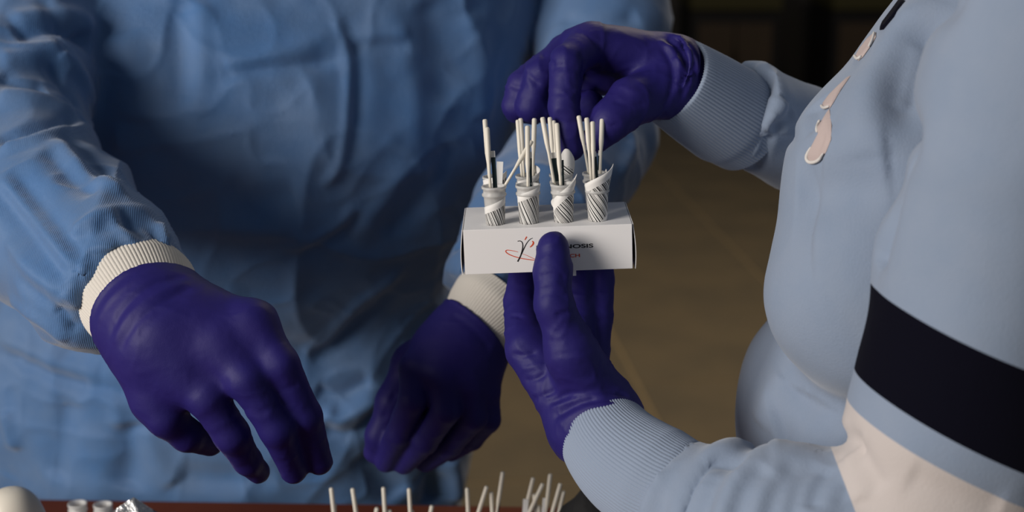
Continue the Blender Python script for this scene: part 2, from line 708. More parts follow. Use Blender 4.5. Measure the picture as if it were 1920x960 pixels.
# ================================================================== table
A0, A1 = PZ(0, 934, 0.75), PZ(1075, 950, 0.75)
dirx = unit(A1 - A0)
diry = np.array((-dirx[1], dirx[0], 0))
TBR = A0 + dirx * ((0.10 - A0[0]) / dirx[0])      # far right corner
tb = empty('table', TBR * np.array((1, 1, 0)) + np.array((-0.7, -0.4, 0)))
tag(tb, 'red-brown wooden table along the bottom edge of the picture', 'table')
TM = Matrix(((dirx[0], diry[0], 0, TBR[0]), (dirx[1], diry[1], 0, TBR[1]), (0, 0, 1, 0), (0, 0, 0, 1)))
box_obj('tabletop', (-1.45, -0.80, 0.722), (0, 0, 0.75), M['wood'], tb, TM, bevel=0.003)
box_obj('apron', (-1.40, -0.75, 0.64), (-0.05, -0.73, 0.722), M['wood'], tb, TM)
box_obj('apron', (-1.40, -0.07, 0.64), (-0.05, -0.05, 0.722), M['wood'], tb, TM)
for lx in (-1.40, -0.10):
    for ly in (-0.75, -0.10):
        box_obj('leg', (lx, ly, 0), (lx + 0.05, ly + 0.05, 0.722), M['wood'], tb, TM)


# ================================================================== person in the gown
def person_root(loc, label):
    e = empty('person', loc)
    tag(e, label, 'person', None)
    return e


def wy(d, z):
    return (d - (1.30 - z) * math.sin(PITCH)) / math.cos(PITCH)


gp = person_root((-0.22, 1.42, 0), 'person in a blue disposable gown and purple gloves standing behind the table')

# frames of the two glove openings
CA_c = P(280, 590, 0.935)
CA_T = CV(0.47, 0.47, -0.74)
CA_U = CV(0.707, -0.707, 0.0)
CB_c = P(890, 618, 1.085)
CB_T = CV(-0.66, 0.68, -0.30)
CB_U = CV(0.717, 0.697, 0.0)

g = Field((-0.80, 0.80, 0.28), (0.22, 1.66, 1.52), 0.006)
# trunk
g.ellipsoid((-0.19, 1.41, 1.22), (0.215, 0.145, 0.34), 0.02)
tr = math.radians(16)
TAX = ((math.cos(tr), math.sin(tr), 0), (-math.sin(tr), math.cos(tr), 0), (0, 0, 1))
g.ellipsoid(P(480, 250, 1.385), (0.252, 0.160, 0.220), 0.03, TAX)
g.ellipsoid((-0.300, 1.43, 0.75), (0.262, 0.145, 0.30), 0.03)
g.ellipsoid((-0.31, 1.43, 0.45), (0.265, 0.16, 0.35), 0.05)
g.cone((-0.42, 1.42, 1.38), (0.05, 1.42, 1.38), 0.075, 0.075, 0.05)
g.cone((-0.19, 1.42, 1.40), (-0.19, 1.43, 1.50), 0.08, 0.065, 0.04)
# arm on the left of the picture
g.chain([(55, -190, 1.36, 66), (52, 60, 1.24, 62), (5, 270, 1.14, 62)], 0.012)
g.chain([(5, 270, 1.14, 62), (105, 430, 1.045, 62), (180, 520, 0.985, 50), (228, 552, 0.958, 43)], 0.014)
g.chain([(110, 400, 1.045, 58), (215, 470, .985, 45), (264, 528, .960, 39)], 0.014)
# arm on the right of the picture
g.chain([(1120, -120, 1.42, 62), (1122, 60, 1.39, 60), (1110, 250, 1.33, 55)], 0.012)
g.chain([(1110, 250, 1.33, 55), (1005, 400, 1.20, 52), (938, 520, 1.130, 46), (912, 580, 1.105, 40)], 0.014)
g.cut(CA_c - unit(CA_T) * 0.024, CA_T, 0.075)
g.cut(CB_c - unit(CB_T) * 0.020, CB_T, 0.070)
v, q = g.mesh()
v = relax(v, q, 3)
gm = grid_mesh('gown', *catmull(v, q))
v, n = get_v(gm), get_n(gm)
sl = np.clip((1.12 - (v[:, 1])) / 0.15, 0, 1)        # the near sleeve carries finer creases
off = 0.0060 * noise(v * np.array((8, 8, 5)), 3) + 0.0065 * (ridged(v * np.array((5.5, 5.5, 4.5)), 9, 3) - 0.35)
off += 0.0042 * (ridged(v * np.array((10, 10, 8)) + 3.1, 33, 4) - 0.3) + 0.0018 * (ridged(v * 21, 21, 4) - 0.2) + 0.0007 * noise(v * 60, 5)
low = np.clip((0.95 - v[:, 2]) / 0.10, 0, 1) * np.clip((v[:, 1] - 1.15) / 0.1, 0, 1)      # the skirt hangs in looser, deeper folds
off += low * (0.010 * (ridged(v * np.array((6, 6, 3.0)) + 9.1, 71, 2) - 0.4) + 0.006 * noise(v * np.array((14, 14, 9)), 77))
set_v(gm, v + n * off[:, None])
G_STROKES = [
    # trunk
    ([(417, 142), (470, 131), (520, 125), (580, 119), (640, 112)], 7, -4.5), ([(420, 122), (500, 108), (560, 92), (625, 58)], 9, 3.5),
    ([(338, -5), (342, 60), (347, 130), (352, 208)], 14, -6), ([(366, -5), (372, 80), (368, 150), (354, 216)], 12, 5),
    ([(630, 30), (653, 94), (655, 150), (651, 219), (640, 290), (625, 333), (599, 346)], 6, 4),
    ([(642, 30), (668, 94), (672, 150), (668, 219), (655, 290)], 10, -3),
    ([(651, 88), (698, 83), (770, 83)], 7, -3.5), ([(651, 76), (700, 70), (770, 66)], 8, 2.5),
    ([(667, 385), (640, 420), (604, 443), (526, 469)], 6, 4), ([(680, 395), (650, 435), (610, 460), (530, 487)], 10, -4),
    ([(565, 660), (620, 635), (660, 575), (710, 540), (760, 500)], 8, 4.5), ([(580, 668), (640, 640), (690, 590), (740, 545)], 12, -5),
    ([(230, 60), (250, 140), (245, 230)], 15, 4), ([(720, 0), (760, 80), (780, 180), (775, 300)], 14, 3.5), ([(800, 0), (830, 90), (840, 200)], 16, -4),
    ([(880, 20), (905, 120), (900, 230)], 15, 4), ([(850, 260), (800, 360), (720, 450)], 14, -4), ([(760, 300), (720, 380), (650, 440)], 12, 3.5),
    ([(420, 350), (500, 380), (560, 370)], 14, -4), ([(400, 420), (470, 440), (560, 420)], 13, 4),
    # skirt
    ([(-5, 655), (60, 685), (120, 711), (180, 728), (240, 742)], 8, -7), ([(-5, 632), (60, 660), (125, 688), (190, 704)], 14, 6),
    ([(158, 725), (200, 740), (222, 762), (228, 815)], 10, 6), ([(128, 745), (110, 820), (100, 900)], 16, -7), ([(8, 770), (18, 800), (32, 842)], 10, 7),
    ([(240, 790), (250, 850), (235, 920)], 16, -8), ([(270, 800), (290, 860), (330, 910)], 14, 6), ([(330, 885), (400, 905), (520, 895)], 14, -6),
    ([(605, 770), (630, 790), (655, 782), (712, 735)], 9, 9), ([(600, 800), (640, 822), (690, 795), (715, 768)], 10, -8), ([(590, 735), (640, 748), (700, 712)], 10, -7),
    ([(680, 850), (720, 900), (740, 935)], 15, -8), ([(845, 855), (855, 900), (852, 940)], 12, 8), ([(800, 880), (815, 910), (810, 945)], 13, -12),
    # near sleeve
    ([(-5, 288), (40, 274), (78, 263), (125, 250), (168, 236)], 6, 6), ([(-5, 266), (40, 254), (78, 244), (125, 233), (160, 222)], 7, -5),
    ([(25, 64), (75, 56), (125, 52), (172, 83)], 10, -8), ([(20, 40), (75, 30), (130, 28), (175, 56)], 13, 6),
    ([(-5, 140), (30, 152), (60, 165), (90, 172)], 10, -6), ([(-5, 182), (45, 184), (94, 195), (156, 232)], 11, 7), ([(-5, 112), (35, 112), (70, 98), (120, 90)], 13, 6),
    ([(83, -5), (104, 42), (140, 62), (172, 76)], 8, -5), ([(110, 100), (150, 140), (170, 200)], 9, 5), ([(90, 120), (120, 170), (150, 205)], 7, -4),
    ([(0, 328), (52, 396), (104, 458), (140, 505)], 6, 5), ([(-5, 352), (45, 420), (92, 480), (125, 525)], 8, -4), ([(20, 318), (74, 384), (126, 444), (165, 492)], 8, -3.5),
    ([(104, 262), (146, 312), (190, 342), (232, 365)], 6, 5), ([(92, 280), (130, 330), (180, 360)], 8, -4), ([(130, 258), (170, 298), (220, 335)], 7, -4),
    ([(130, 437), (165, 415), (208, 396), (292, 401)], 5, 4), ([(150, 455), (210, 420), (290, 424)], 6, -3),
    ([(208, 401), (228, 430), (248, 455), (274, 472)], 5, 4), ([(222, 392), (246, 425), (272, 450)], 5, -3),
    ([(300, 420), (308, 445), (318, 478)], 4, 4), ([(286, 425), (294, 450), (300, 476)], 4, -4), ([(316, 440), (326, 460), (336, 486)], 4, -4),
    ([(150, 520), (178, 512), (205, 500)], 5, 3), ([(120, 545), (140, 560), (148, 575)], 5, 4), ([(100, 580), (125, 600), (145, 620)], 5, -4), ([(20, 560), (70, 590), (130, 640)], 6, 4),
    ([(30, 520), (80, 560), (140, 590)], 6, -3), ([(10, 450), (60, 510), (120, 548)], 6, 3), ([(160, 480), (200, 478), (240, 470)], 4, -3),
    # far sleeve
    ([(1050, 40), (1120, 60), (1200, 30)], 9, -5), ([(1160, 230), (1190, 270), (1160, 330)], 8, 5), ([(870, 480), (900, 500), (950, 530)], 6, 5), ([(860, 510), (890, 530), (940, 550)], 5, -4),
    ([(850, 470), (870, 450), (900, 450)], 6, -4),
]
folds(gm, G_STROKES)
gown = link_mesh('gown', gm, M['gown'], gp)


def knit_cuff(parent, c, T, U, prof, ribs, amp, m, name='knit_cuff'):
    """prof: (offset along -T, ru, rv)"""
    T = unit(T)
    rings = [(c - T * w_, T, U, a, b) for (w_, a, b) in prof]
    return sweep(name, rings, m, parent, nseg=ribs * 6, ribs=ribs, amp=amp)


def lerp_prof(keys, n):
    keys = np.array(keys)
    t = np.linspace(0, len(keys) - 1, n)
    return [tuple(np.interp(t_, range(len(keys)), keys[:, j]) for j in range(3)) for t_ in t]


knit_cuff(gp, CA_c, CA_T, CA_U, lerp_prof([(-0.012, 0.030, 0.028), (0.0, 0.0355, 0.0335), (0.012, 0.0385, 0.0365), (0.024, 0.0405, 0.039), (0.034, 0.039, 0.038)], 14), 100, 0.009, M['knit'])
knit_cuff(gp, CB_c, CB_T, CB_U, lerp_prof([(-0.012, 0.026, 0.024), (0.0, 0.0300, 0.0285), (0.010, 0.034, 0.032), (0.022, 0.037, 0.035), (0.034, 0.034, 0.032)], 14), 90, 0.007, M['knit'])


def glove_mesh(f, seed, wr=1.0, strokes=()):
    v, q = f.mesh()
    v = relax(v, q, 2)
    me = grid_mesh('glove', v, q)
    n = get_n(me)
    off = wr * (0.00075 * (ridged(v * 45, seed, 5) - 0.2) + 0.00035 * (ridged(v * 95, seed + 7, 4) - 0.2) + 0.0004 * noise(v * 30, seed + 3))
    set_v(me, v + n * off[:, None])
    folds(me, strokes)
    return me


def bounds(pts, pad):
    a = np.array([P(*p[:3]) for p in pts])
    return a.min(0) - pad, a.max(0) + pad


# --- glove A: back of the hand towards the camera, fingers hanging
A = dict(
    idx=[(476, 608, .907, 14), (526, 684, .899, 11.8), (571, 780, .912, 10.8), (599, 866, .938, 9)],
    mid=[(412, 650, .902, 14.5), (462, 712, .893, 12.2), (519, 803, .902, 11.2), (551, 882, .932, 9)],
    rng=[(346, 702, .905, 14.5), (388, 744, .898, 12.8), (434, 815, .908, 11.4), (464, 864, .930, 9.2), (484, 884, .944, 8)],
    lit=[(292, 752, .915, 13.5), (312, 784, .912, 12.2), (350, 816, .925, 10.6), (394, 832, .945, 8.4)])
f = Field(*bounds([(150, 450, .93, 0), (660, 940, .86, 0), (150, 940, 1.02, 0), (660, 450, 1.0, 0)], 0.01), 0.0016)
wA = [(318, 563, .930), (295, 585, .926), (275, 605, .926), (255, 625, .930)]
f.cone(CA_c - unit(CA_T) * .02, CA_c + unit(CA_T) * .03, .0385, .031, .004)
for wp, fg, r0 in zip(wA, (A['idx'], A['mid'], A['rng'], A['lit']), (17, 18, 18, 16)):
    f.cone(P(*wp), P(*fg[0][:3]), r0 / 1000, fg[0][3] / 1000, 0.024)
f.chain([(330, 600, .945, 17), (430, 660, .955, 15), (490, 745, .955, 11), (520, 800, .955, 9)], 0.010)
for fg in (A['idx'], A['mid'], A['rng'], A['lit']):
    f.chain(fg[:2], 0.010)
    f.chain(fg[1:], 0.0038)
f.cut(CA_c, -CA_T, 0.09)
f.torus(CA_c, CA_T, CA_U, .0375, .0375, .0016, .002)
f.torus(CA_c + unit(CA_T) * .011, CA_T, CA_U, .0352, .0352, .0012, .004)
gA = glove_mesh(f, 31, 0.5, [
    ([(207, 633), (230, 581), (282, 534), (350, 518)], 3, -1.6), ([(225, 659), (251, 607), (308, 565), (360, 540)], 3.5, -1.5), ([(214, 648), (240, 595), (295, 550), (356, 530)], 3, 1.2),
    ([(255, 640), (290, 590), (350, 560)], 3, -.7), ([(560, 720), (545, 726), (530, 732)], 2, -.6), ([(485, 775), (505, 765), (535, 756)], 2, -.5), ([(430, 780), (445, 772), (470, 764)], 2, -.5)])
link_mesh('glove', gA, M['glove'], gp)['label'] = 'purple glove hanging open over the table'

# --- glove B: fingers curled down
B = dict(
    idx=[(780, 690, 1.052, 12.5), (775, 748, 1.045, 11), (748, 812, 1.065, 10), (724, 866, 1.095, 8.6)],
    mid=[(828, 708, 1.046, 13), (836, 768, 1.045, 11.2), (797, 826, 1.065, 10.2), (757, 868, 1.095, 9)],
    rng=[(876, 722, 1.054, 12.5), (886, 782, 1.058, 10.8), (842, 834, 1.080, 10), (798, 864, 1.105, 9)],
    lit=[(908, 735, 1.068, 12), (914, 786, 1.073, 10), (884, 822, 1.095, 9.4), (846, 846, 1.12, 8.4)])
f = Field(*bounds([(660, 540, 1.05, 0), (990, 930, 1.0, 0), (660, 930, 1.16, 0), (990, 540, 1.16, 0)], 0.01), 0.0016)
f.cone(CB_c - unit(CB_T) * .02, CB_c + unit(CB_T) * .03, .031, .029, .004)
for wp, fg in zip([(850, 625, 1.078), (870, 635, 1.072), (890, 648, 1.074), (905, 662, 1.082)], (B['idx'], B['mid'], B['rng'], B['lit'])):
    f.cone(P(*wp), P(*fg[0][:3]), .017, fg[0][3] / 1000, 0.016)
f.chain([(880, 650, 1.095, 20), (850, 755, 1.085, 20), (790, 760, 1.085, 13)], 0.008)
f.cone(P(800, 738, 1.074), P(860, 760, 1.074), .012, .012, .006)
f.chain([(848, 632, 1.092, 18), (775, 680, 1.090, 15), (737, 752, 1.083, 12), (712, 815, 1.088, 10.2), (703, 848, 1.098, 8.6)], 0.007)
for fg in (B['idx'], B['mid'], B['rng'], B['lit']):
    f.chain(fg, 0.0025)
f.cut(CB_c, -CB_T, 0.09)
f.torus(CB_c, CB_T, CB_U, .0312, .0312, .0014, .002)
gB = glove_mesh(f, 47, 0.5, [([(770, 683), (742, 735), (716, 790)], 2.5, -1.2), ([(845, 590), (885, 615), (918, 655)], 3, -.9)])
link_mesh('glove', gB, M['glove'], gp)['label'] = 'purple glove with curled fingers'

# legs below the gown
for sx in (-0.40, -0.20):
    vs, fs = lathe([(0.0, 0.05), (0.055, 0.05), (0.06, 0.09), (0.07, 0.45), (0.085, 0.80), (0.0, 0.82)], 20)
    o = mesh_obj('trouser_leg', np.array(vs) + np.array((sx, 1.44, 0)), fs, M['trouser'], gp)
    bm = bmesh.new()
    bmesh.ops.create_uvsphere(bm, u_segments=18, v_segments=10, radius=1)
    bmesh.ops.scale(bm, vec=(0.05, 0.13, 0.06), verts=bm.verts)
    for vv in bm.verts:
        vv.co.z = max(vv.co.z, -0.03)
    bmesh.ops.translate(bm, vec=(sx, 1.39, 0.031), verts=bm.verts)
    bm_obj('shoe', bm, M['shoe'], gp, True)


# ================================================================== person in the sweatshirt
sp = person_root((0.36, 0.92, 0), 'person in a light blue sweatshirt with navy sleeve stripe holding up the rack')

# upper cuff (far arm): the opening faces left and towards the camera
CC_c = P(1262, 150, 0.968)
CC_T = CV(-0.66, -0.32, -0.55)
CC_U = CV(0.30, -0.95, 0.0)
# lower cuff (near arm)
CD_c = P(1128, 806, 0.880)

s = Field((0.04, 0.54, 0.70), (0.66, 1.30, 1.48), 0.0046)
# trunk
for (a, b) in (((0.305, wy(.97, .80), .80), (0.315, wy(.96, 1.05), 1.05)),):
    s.cone(a, b, .135, .125, .03)
s.cone((0.325, wy(.96, 1.05), 1.05), (0.45, wy(.95, 1.36), 1.36), .125, .09, .02)
s.ellipsoid(P(1545, 800, 0.97), (.058, .12, .085), .02)
s.chain([(1650, 545, .865, 70.5), (1690, 330, .865, 68), (1808, 160, .865, 62), (1890, -20, .865, 55), (1960, -150, .86, 52)], .014)
s.chain([(1655, 520, .985, 64), (1720, 330, .985, 62), (1830, 150, .985, 55), (1900, -20, .985, 50)], .02)
s.cone((0.43, 0.70, 1.37), (0.47, 1.08, 1.37), .075, .075, .03)
# far arm
s.chain([(1950, -80, 1.10, 60), (1720, 350, 1.14, 50)], 0.01)
s.chain([(1720, 350, 1.14, 50), (1500, 262, 1.052, 40), (1385, 205, 1.003, 37.5), (1330, 178, .99, 36)], 0.008)
# near arm
NA = [(2000, -200, .715, 72), (1995, 0, .705, 62), (1900, 300, .722, 58), (1848, 560, .745, 58), (1797, 790, .766, 60), (1768, 900, .776, 57)]
s.chain(NA, 0.003)
NF = [(1768, 900, .776, 57), (1745, 985, .778, 52), (1600, 1008, .785, 43), (1450, 986, .80, 40), (1330, 956, .828, 36.5), (1245, 915, .846, 33)]
s.chain(NF, 0.006)
for (x, y, d, r, tw, tb_) in ((1262, 928, .842, 31, 7, .45), (1345, 966, .825, 36, 11.5, .55), (1425, 986, .806, 39, 10.5, .60), (1474, 994, .798, 40, 8.5, .62), (1512, 999, .794, 40.5, 8, .62), (1546, 1004, .790, 41, 7.5, .62), (1585, 1010, .787, 43, 6.5, .6)):
    s.torus(P(x, y, d), CV(-.75, -.18, tb_), CV(0, -1, 0), r / 1000, r / 1000, tw / 1000, .004)
s.cut(CC_c - unit(CC_T) * .058, CC_T, 0.07)
CE_c = P(1232, 905, .848)
CE_T = CV(-.72, -.60, .30)
s.cut(CE_c, CE_T, 0.06)
v, q = s.mesh()
v = relax(v, q, 2)
sm = grid_mesh('sweatshirt', *catmull(v, q))
v, n = get_v(sm), get_n(sm)
off = 0.0025 * noise(v * np.array((9, 9, 12)), 13) + 0.0010 * noise(v * 26, 15)
set_v(sm, v + n * off[:, None])
S_STROKES = [
    # near forearm
    ([(1300, 824), (1252, 845), (1226, 889), (1218, 950)], 8, -3.5),
    ([(1402, 852), (1335, 853), (1300, 888), (1281, 935), (1272, 985)], 8, -8), ([(1440, 872), (1402, 900), (1384, 945), (1380, 985)], 7, -4),
    ([(1500, 864), (1460, 903), (1444, 955), (1440, 985)], 6, -4), ([(1532, 866), (1499, 896), (1485, 955), (1482, 985)], 5.5, -4), ([(1557, 877), (1531, 910), (1522, 955)], 5, -4),
    # trunk
    ([(1772, -10), (1738, 50), (1710, 110), (1694, 180), (1692, 262)], 13, -13, 1), ([(1742, -10), (1690, 60), (1652, 125), (1632, 200), (1632, 300)], 16, 6),
    ([(1716, 70), (1700, 130), (1690, 200)], 5, 3), ([(1688, 270), (1672, 380), (1657, 460), (1648, 500)], 8, -7),
    ([(1490, 372), (1560, 358), (1605, 350), (1690, 336)], 20, -9), ([(1520, 440), (1600, 425), (1660, 420)], 30, 5), ([(1540, 290), (1600, 310), (1670, 300)], 18, 4),
    ([(1510, 735), (1490, 775), (1450, 805)], 22, -6), ([(1470, 705), (1442, 745), (1425, 800)], 14, 3), ([(1440, 835), (1500, 840), (1560, 825)], 18, 3),
    # far sleeve
    ([(1443, 132), (1432, 190), (1405, 262), (1380, 300)], 5, -4.5), ([(1425, 118), (1418, 180), (1395, 250), (1330, 296)], 5, 3), ([(1500, 135), (1475, 190), (1455, 230), (1450, 260)], 12, 5),
    ([(1520, 152), (1530, 190), (1530, 240)], 8, -5), ([(1440, 245), (1420, 268), (1370, 300)], 5, -5), ([(1448, 250), (1432, 285), (1412, 320)], 4, -4.5), ([(1445, 232), (1470, 245), (1495, 262)], 5, -4),
    ([(1485, 205), (1462, 232), (1450, 258)], 8, -5), ([(1550, 150), (1540, 175)], 8, 3),
    # elbow panel
    ([(1607, 840), (1628, 875), (1652, 920)], 7, -3), ([(1568, 812), (1590, 822), (1616, 838)], 6, -5), ([(1580, 780), (1595, 800)], 7, 2), ([(1590, 850), (1602, 890), (1620, 940)], 9, 3),
    ([(1700, 890), (1780, 930), (1880, 955)], 10, -2),
]
folds(sm, S_STROKES)
SBVH = bvh_of(sm)


# cut the stripe and the panel out of the near sleeve along planes
def plane3(a, b, c):
    n = unit(np.cross(b - a, c - a))
    if n[2] < 0:
        n = -n
    return a, n


pl_top = plane3(P(1648, 545, .745), P(1849, 668, .688), P(2050, 715, .745))
pl_bot = plane3(P(1606, 703, .757), P(1812, 848, .698), P(2020, 900, .757))
pl_wht = plane3(P(1596, 757, .765), P(1800, 905, .706), P(2010, 962, .765))
e0, e1 = P(1562, 850, .74), P(1606, 965, .74)
e2 = P(1562, 850, .90)
pl_elb = (e0, unit(np.cross(e1 - e0, e2 - e0)))
if pl_elb[1][0] < 0:
    pl_elb = (pl_elb[0], -pl_elb[1])
axis_pts = [P(*a[:3]) for a in NA + NF[1:4]]

bm = bmesh.new()
bm.from_mesh(sm)
vv = get_v(sm)
dd, par = polyline_dist(vv, axis_pts)
rad_keys = [a[3] / 1000 for a in NA + NF[1:4]]
tolz = np.where((vv - pl_wht[0]) @ pl_wht[1] < -0.012, 0.016, 0.0)
dd = dd - tolz - np.interp(par * (len(rad_keys) - 1), range(len(rad_keys)), rad_keys)
near_arm = dd < 0.076


def is_arm(co):
    return True


bm.verts.ensure_lookup_table()
lay = bm.verts.layers.float.new('armd')
for i, x in enumerate(bm.verts):
    x[lay] = float(dd[i])
for (pc, pn) in (pl_top, pl_bot, pl_wht, pl_elb):
    fs_ = [fc for fc in bm.faces if all(x[lay] < 0.0075 for x in fc.verts)]
    geo = list({x for fc in fs_ for x in fc.verts}) + list({x for fc in fs_ for x in fc.edges}) + fs_
    bmesh.ops.bisect_plane(bm, geom=geo, plane_co=Vector(pc), plane_no=Vector(pn), dist=1e-5)
bm.faces.ensure_lookup_table()
groups = {'navy': [], 'white': []}
for fc in bm.faces:
    if not all(x[lay] < 0.0078 for x in fc.verts):
        continue
    c = np.array(fc.calc_center_median())
    if (c - pl_elb[0]) @ pl_elb[1] < 0:
        continue
    if c[1] > 0.80:
        continue
    t_, b_, w_ = [(c - p_[0]) @ p_[1] for p_ in (pl_top, pl_bot, pl_wht)]
    if t_ < 0 and b_ > 0:
        groups['navy'].append(fc)
    elif w_ < 0:
        groups['white'].append(fc)
parts_bm = {}
for nme, fl_ in groups.items():
    b2 = bmesh.new()
    mp = {}
    for fc in fl_:
        vs_ = []
        for x in fc.verts:
            if x not in mp:
                mp[x] = b2.verts.new(x.co)
            vs_.append(mp[x])
        try:
            b2.faces.new(vs_)
        except ValueError:
            pass
    parts_bm[nme] = b2
bmesh.ops.delete(bm, geom=groups['navy'] + groups['white'], context='FACES')
bm.to_mesh(sm)
bm.free()
shirt = link_mesh('sweatshirt', sm, M['sweat'], sp)
for nme, pn, mt in (('navy', 'sleeve_stripe', 'navy'), ('white', 'sleeve_panel', 'whitefleece')):
    me = bpy.data.meshes.new(pn)
    parts_bm[nme].to_mesh(me)
    o = link_mesh(pn, me, M[mt], shirt)
    o['label'] = 'navy stripe around the sleeve' if nme == 'navy' else 'white panel around the elbow'


def sub_sweep(name, keys, U, m, parent, n, ribs, amp):
    """keys: (px, py, d, ru mm, rv mm) rings along a curved path"""
    pts = np.array([P(*k_[:3]) for k_ in keys])
    ra = np.array([k_[3] for k_ in keys]) / 1000
    rb = np.array([k_[4] for k_ in keys]) / 1000
    t = np.linspace(0, len(keys) - 1, n)
    ks = np.arange(len(keys))
    C = np.stack([np.interp(t, ks, pts[:, j]) for j in range(3)], 1)
    for _ in range(int(n / 3)):
        C[1:-1] = (C[:-2] + 2 * C[1:-1] + C[2:]) / 4
    R1, R2 = np.interp(t, ks, ra), np.interp(t, ks, rb)
    T = np.gradient(C, axis=0)
    rings = [(C[i], T[i], np.asarray(U), R1[i], R2[i]) for i in range(n)]
    return sweep(name, rings, m, parent, nseg=ribs * 6, ribs=ribs, amp=amp)


# far cuff
prof = lerp_prof([(0.004, .0265, .0265), (-0.001, .0280, .0280), (0.000, .0300, .0300), (0.004, .0308, .0308), (0.030, .0335, .0335), (0.058, .0355, .0355), (0.066, .034, .034), (0.08, .033, .033)], 28)
knit_cuff(sp, CC_c, CC_T, CC_U, prof, 88, 0.012, M['rib'], 'ribbed_cuff')
# near cuff
sub_sweep('ribbed_cuff', [(1127, 804, .881, 24.5, 24.5), (1128, 806, .880, 27.5, 27.5), (1131, 811, .879, 28.6, 28.6), (1146, 838, .872, 30.4, 30.4), (1180, 874, .860, 32.6, 32.6), (1232, 905, .848, 34, 34), (1262, 922, .842, 33, 33), (1300, 940, .834, 30, 30)],
          CV(.9, -.45, 0), M['rib'], sp, 36, 92, 0.009)

# --- glove C: index finger and thumb pinching behind the tubes
C = dict(
    idx=[(1108, 82, .957, 14), (1064, 118, .938, 11.6), (1057, 200, .932, 10), (1072, 277, .936, 8.6)],
    mid=[(1086, 88, .975, 13.5), (1014, 140, .965, 11.5), (996, 200, .967, 10.4), (1050, 206, .975, 10.2), (1108, 198, .972, 10)],
    rng=[(1066, 98, .995, 13), (980, 160, .982, 11), (968, 198, .982, 10), (1030, 204, .992, 9.6), (1095, 168, .985, 10)],
    lit=[(1052, 112, 1.010, 12), (975, 178, 1.004, 9.8), (970, 206, 1.004, 8.8), (1000, 212, 1.008, 8)],
    thb=[(1258, 165, .962, 21), (1182, 192, .942, 14), (1146, 226, .934, 11.6), (1118, 262, .934, 9)])
f = Field(*bounds([(900, 10, .9, 0), (1400, 330, .9, 0), (900, 330, 1.05, 0), (1400, 10, 1.05, 0)], 0.0), 0.0016)
for wp, fg, r0 in zip([(1268, 122, .972), (1268, 130, .985), (1268, 142, .995), (1268, 150, 1.0)], (C['idx'], C['mid'], C['rng'], C['lit']), (17, 17, 16, 15)):
    f.cone(P(*wp), P(*fg[0][:3]), r0 / 1000, fg[0][3] / 1000, 0.016)
f.cone(P(1262, 145, .975), CC_c - unit(CC_T) * .03, .0265, .026, .010)
f.chain([(1230, 150, .995, 20), (1130, 130, .990, 15), (1075, 160, .995, 10)], 0.008)
f.chain(C['thb'], 0.010)
for fg in ('idx', 'mid', 'rng', 'lit'):
    f.chain(C[fg], 0.0025)
# bunched glove end
for i_, dw in enumerate((-.012, -.004, .004)):
    f.torus(CC_c - unit(CC_T) * dw, CC_T + 0.12 * (i_ - 1) * CC_U, CC_U, .0262, .0262, .0016, .003)
gC = glove_mesh(f, 61, 1.0, [
    ([(1232, 75), (1262, 91), (1276, 130), (1268, 178)], 2.6, 1.5), ([(1248, 73), (1280, 95), (1288, 138), (1274, 182)], 2.2, -1.8), ([(1262, 74), (1296, 100), (1300, 142), (1284, 184)], 2.2, 1.8),
    ([(1272, 74), (1305, 110), (1306, 150), (1290, 184)], 1.8, -1.6), ([(1240, 85), (1262, 120), (1262, 160), (1240, 205)], 2.2, -1.4), ([(1264, 110), (1278, 120), (1292, 150)], 1.6, 1.6), ([(1270, 160), (1286, 150), (1300, 120)], 1.6, -1.5),
    ([(1122, 90), (1138, 118), (1142, 150)], 3, -1.0), ([(1085, 100), (1098, 118), (1090, 150)], 2.5, -1.2), ([(1035, 128), (1055, 122), (1085, 128)], 1.6, -.9), ([(1030, 142), (1055, 138), (1082, 142)], 1.6, .8), ([(1028, 170), (1055, 174), (1078, 168)], 1.5, -.9), ([(1030, 182), (1055, 186), (1078, 180)], 1.5, .7),
    ([(1042, 225), (1062, 232), (1084, 226)], 1.4, -.8), ([(1120, 225), (1140, 238), (1160, 232)], 1.6, -.8), ([(1150, 190), (1180, 200), (1210, 195)], 1.8, -.7), ([(1160, 160), (1190, 175), (1220, 175)], 1.8, .7),
    ([(985, 135), (1000, 150), (1012, 160)], 1.8, -1.2), ([(1018, 100), (1030, 112), (1040, 122)], 1.8, -1.2), ([(955, 160), (975, 166), (990, 160)], 1.5, -.9), ([(1080, 60), (1110, 75), (1130, 95)], 2.2, -.8)])
link_mesh('glove', gC, M['glove'], sp)['label'] = 'purple glove pinching a label above the rack'

# --- glove D: thumb in front of the rack, fingers behind it
D_ = dict(
    idx=[(988, 655, .905, 13.5), (975, 568, .938, 11), (985, 490, .957, 9.5), (992, 450, .957, 8.6)],
    mid=[(1030, 655, .915, 13.5), (1030, 568, .945, 11), (1035, 490, .957, 10), (1040, 440, .957, 8.8)],
    rng=[(1075, 665, .930, 13), (1086, 575, .947, 10.6), (1088, 500, .957, 9.6), (1090, 452, .957, 8.6)],
    lit=[(1108, 690, .942, 12), (1122, 595, .950, 9.8), (1127, 525, .957, 9), (1128, 478, .957, 8)],
    thb=[(1118, 745, .888, 21), (1072, 660, .872, 15.5), (1038, 572, .8665, 10.9), (1036, 510, .868, 10.6), (1037, 464, .8695, 9.9)])
f = Field(*bounds([(900, 400, .84, 0), (1290, 900, .82, 0), (900, 900, .98, 0), (1290, 400, .98, 0)], 0.0), 0.0016)
for wp, fg, r0 in zip([(1082, 802, .886), (1105, 798, .890), (1128, 792, .897), (1152, 788, .902)], ('idx', 'mid', 'rng', 'lit'), (15, 17, 17, 15)):
    f.cone(P(*wp), P(*D_[fg][0][:3]), r0 / 1000, D_[fg][0][3] / 1000, 0.016)
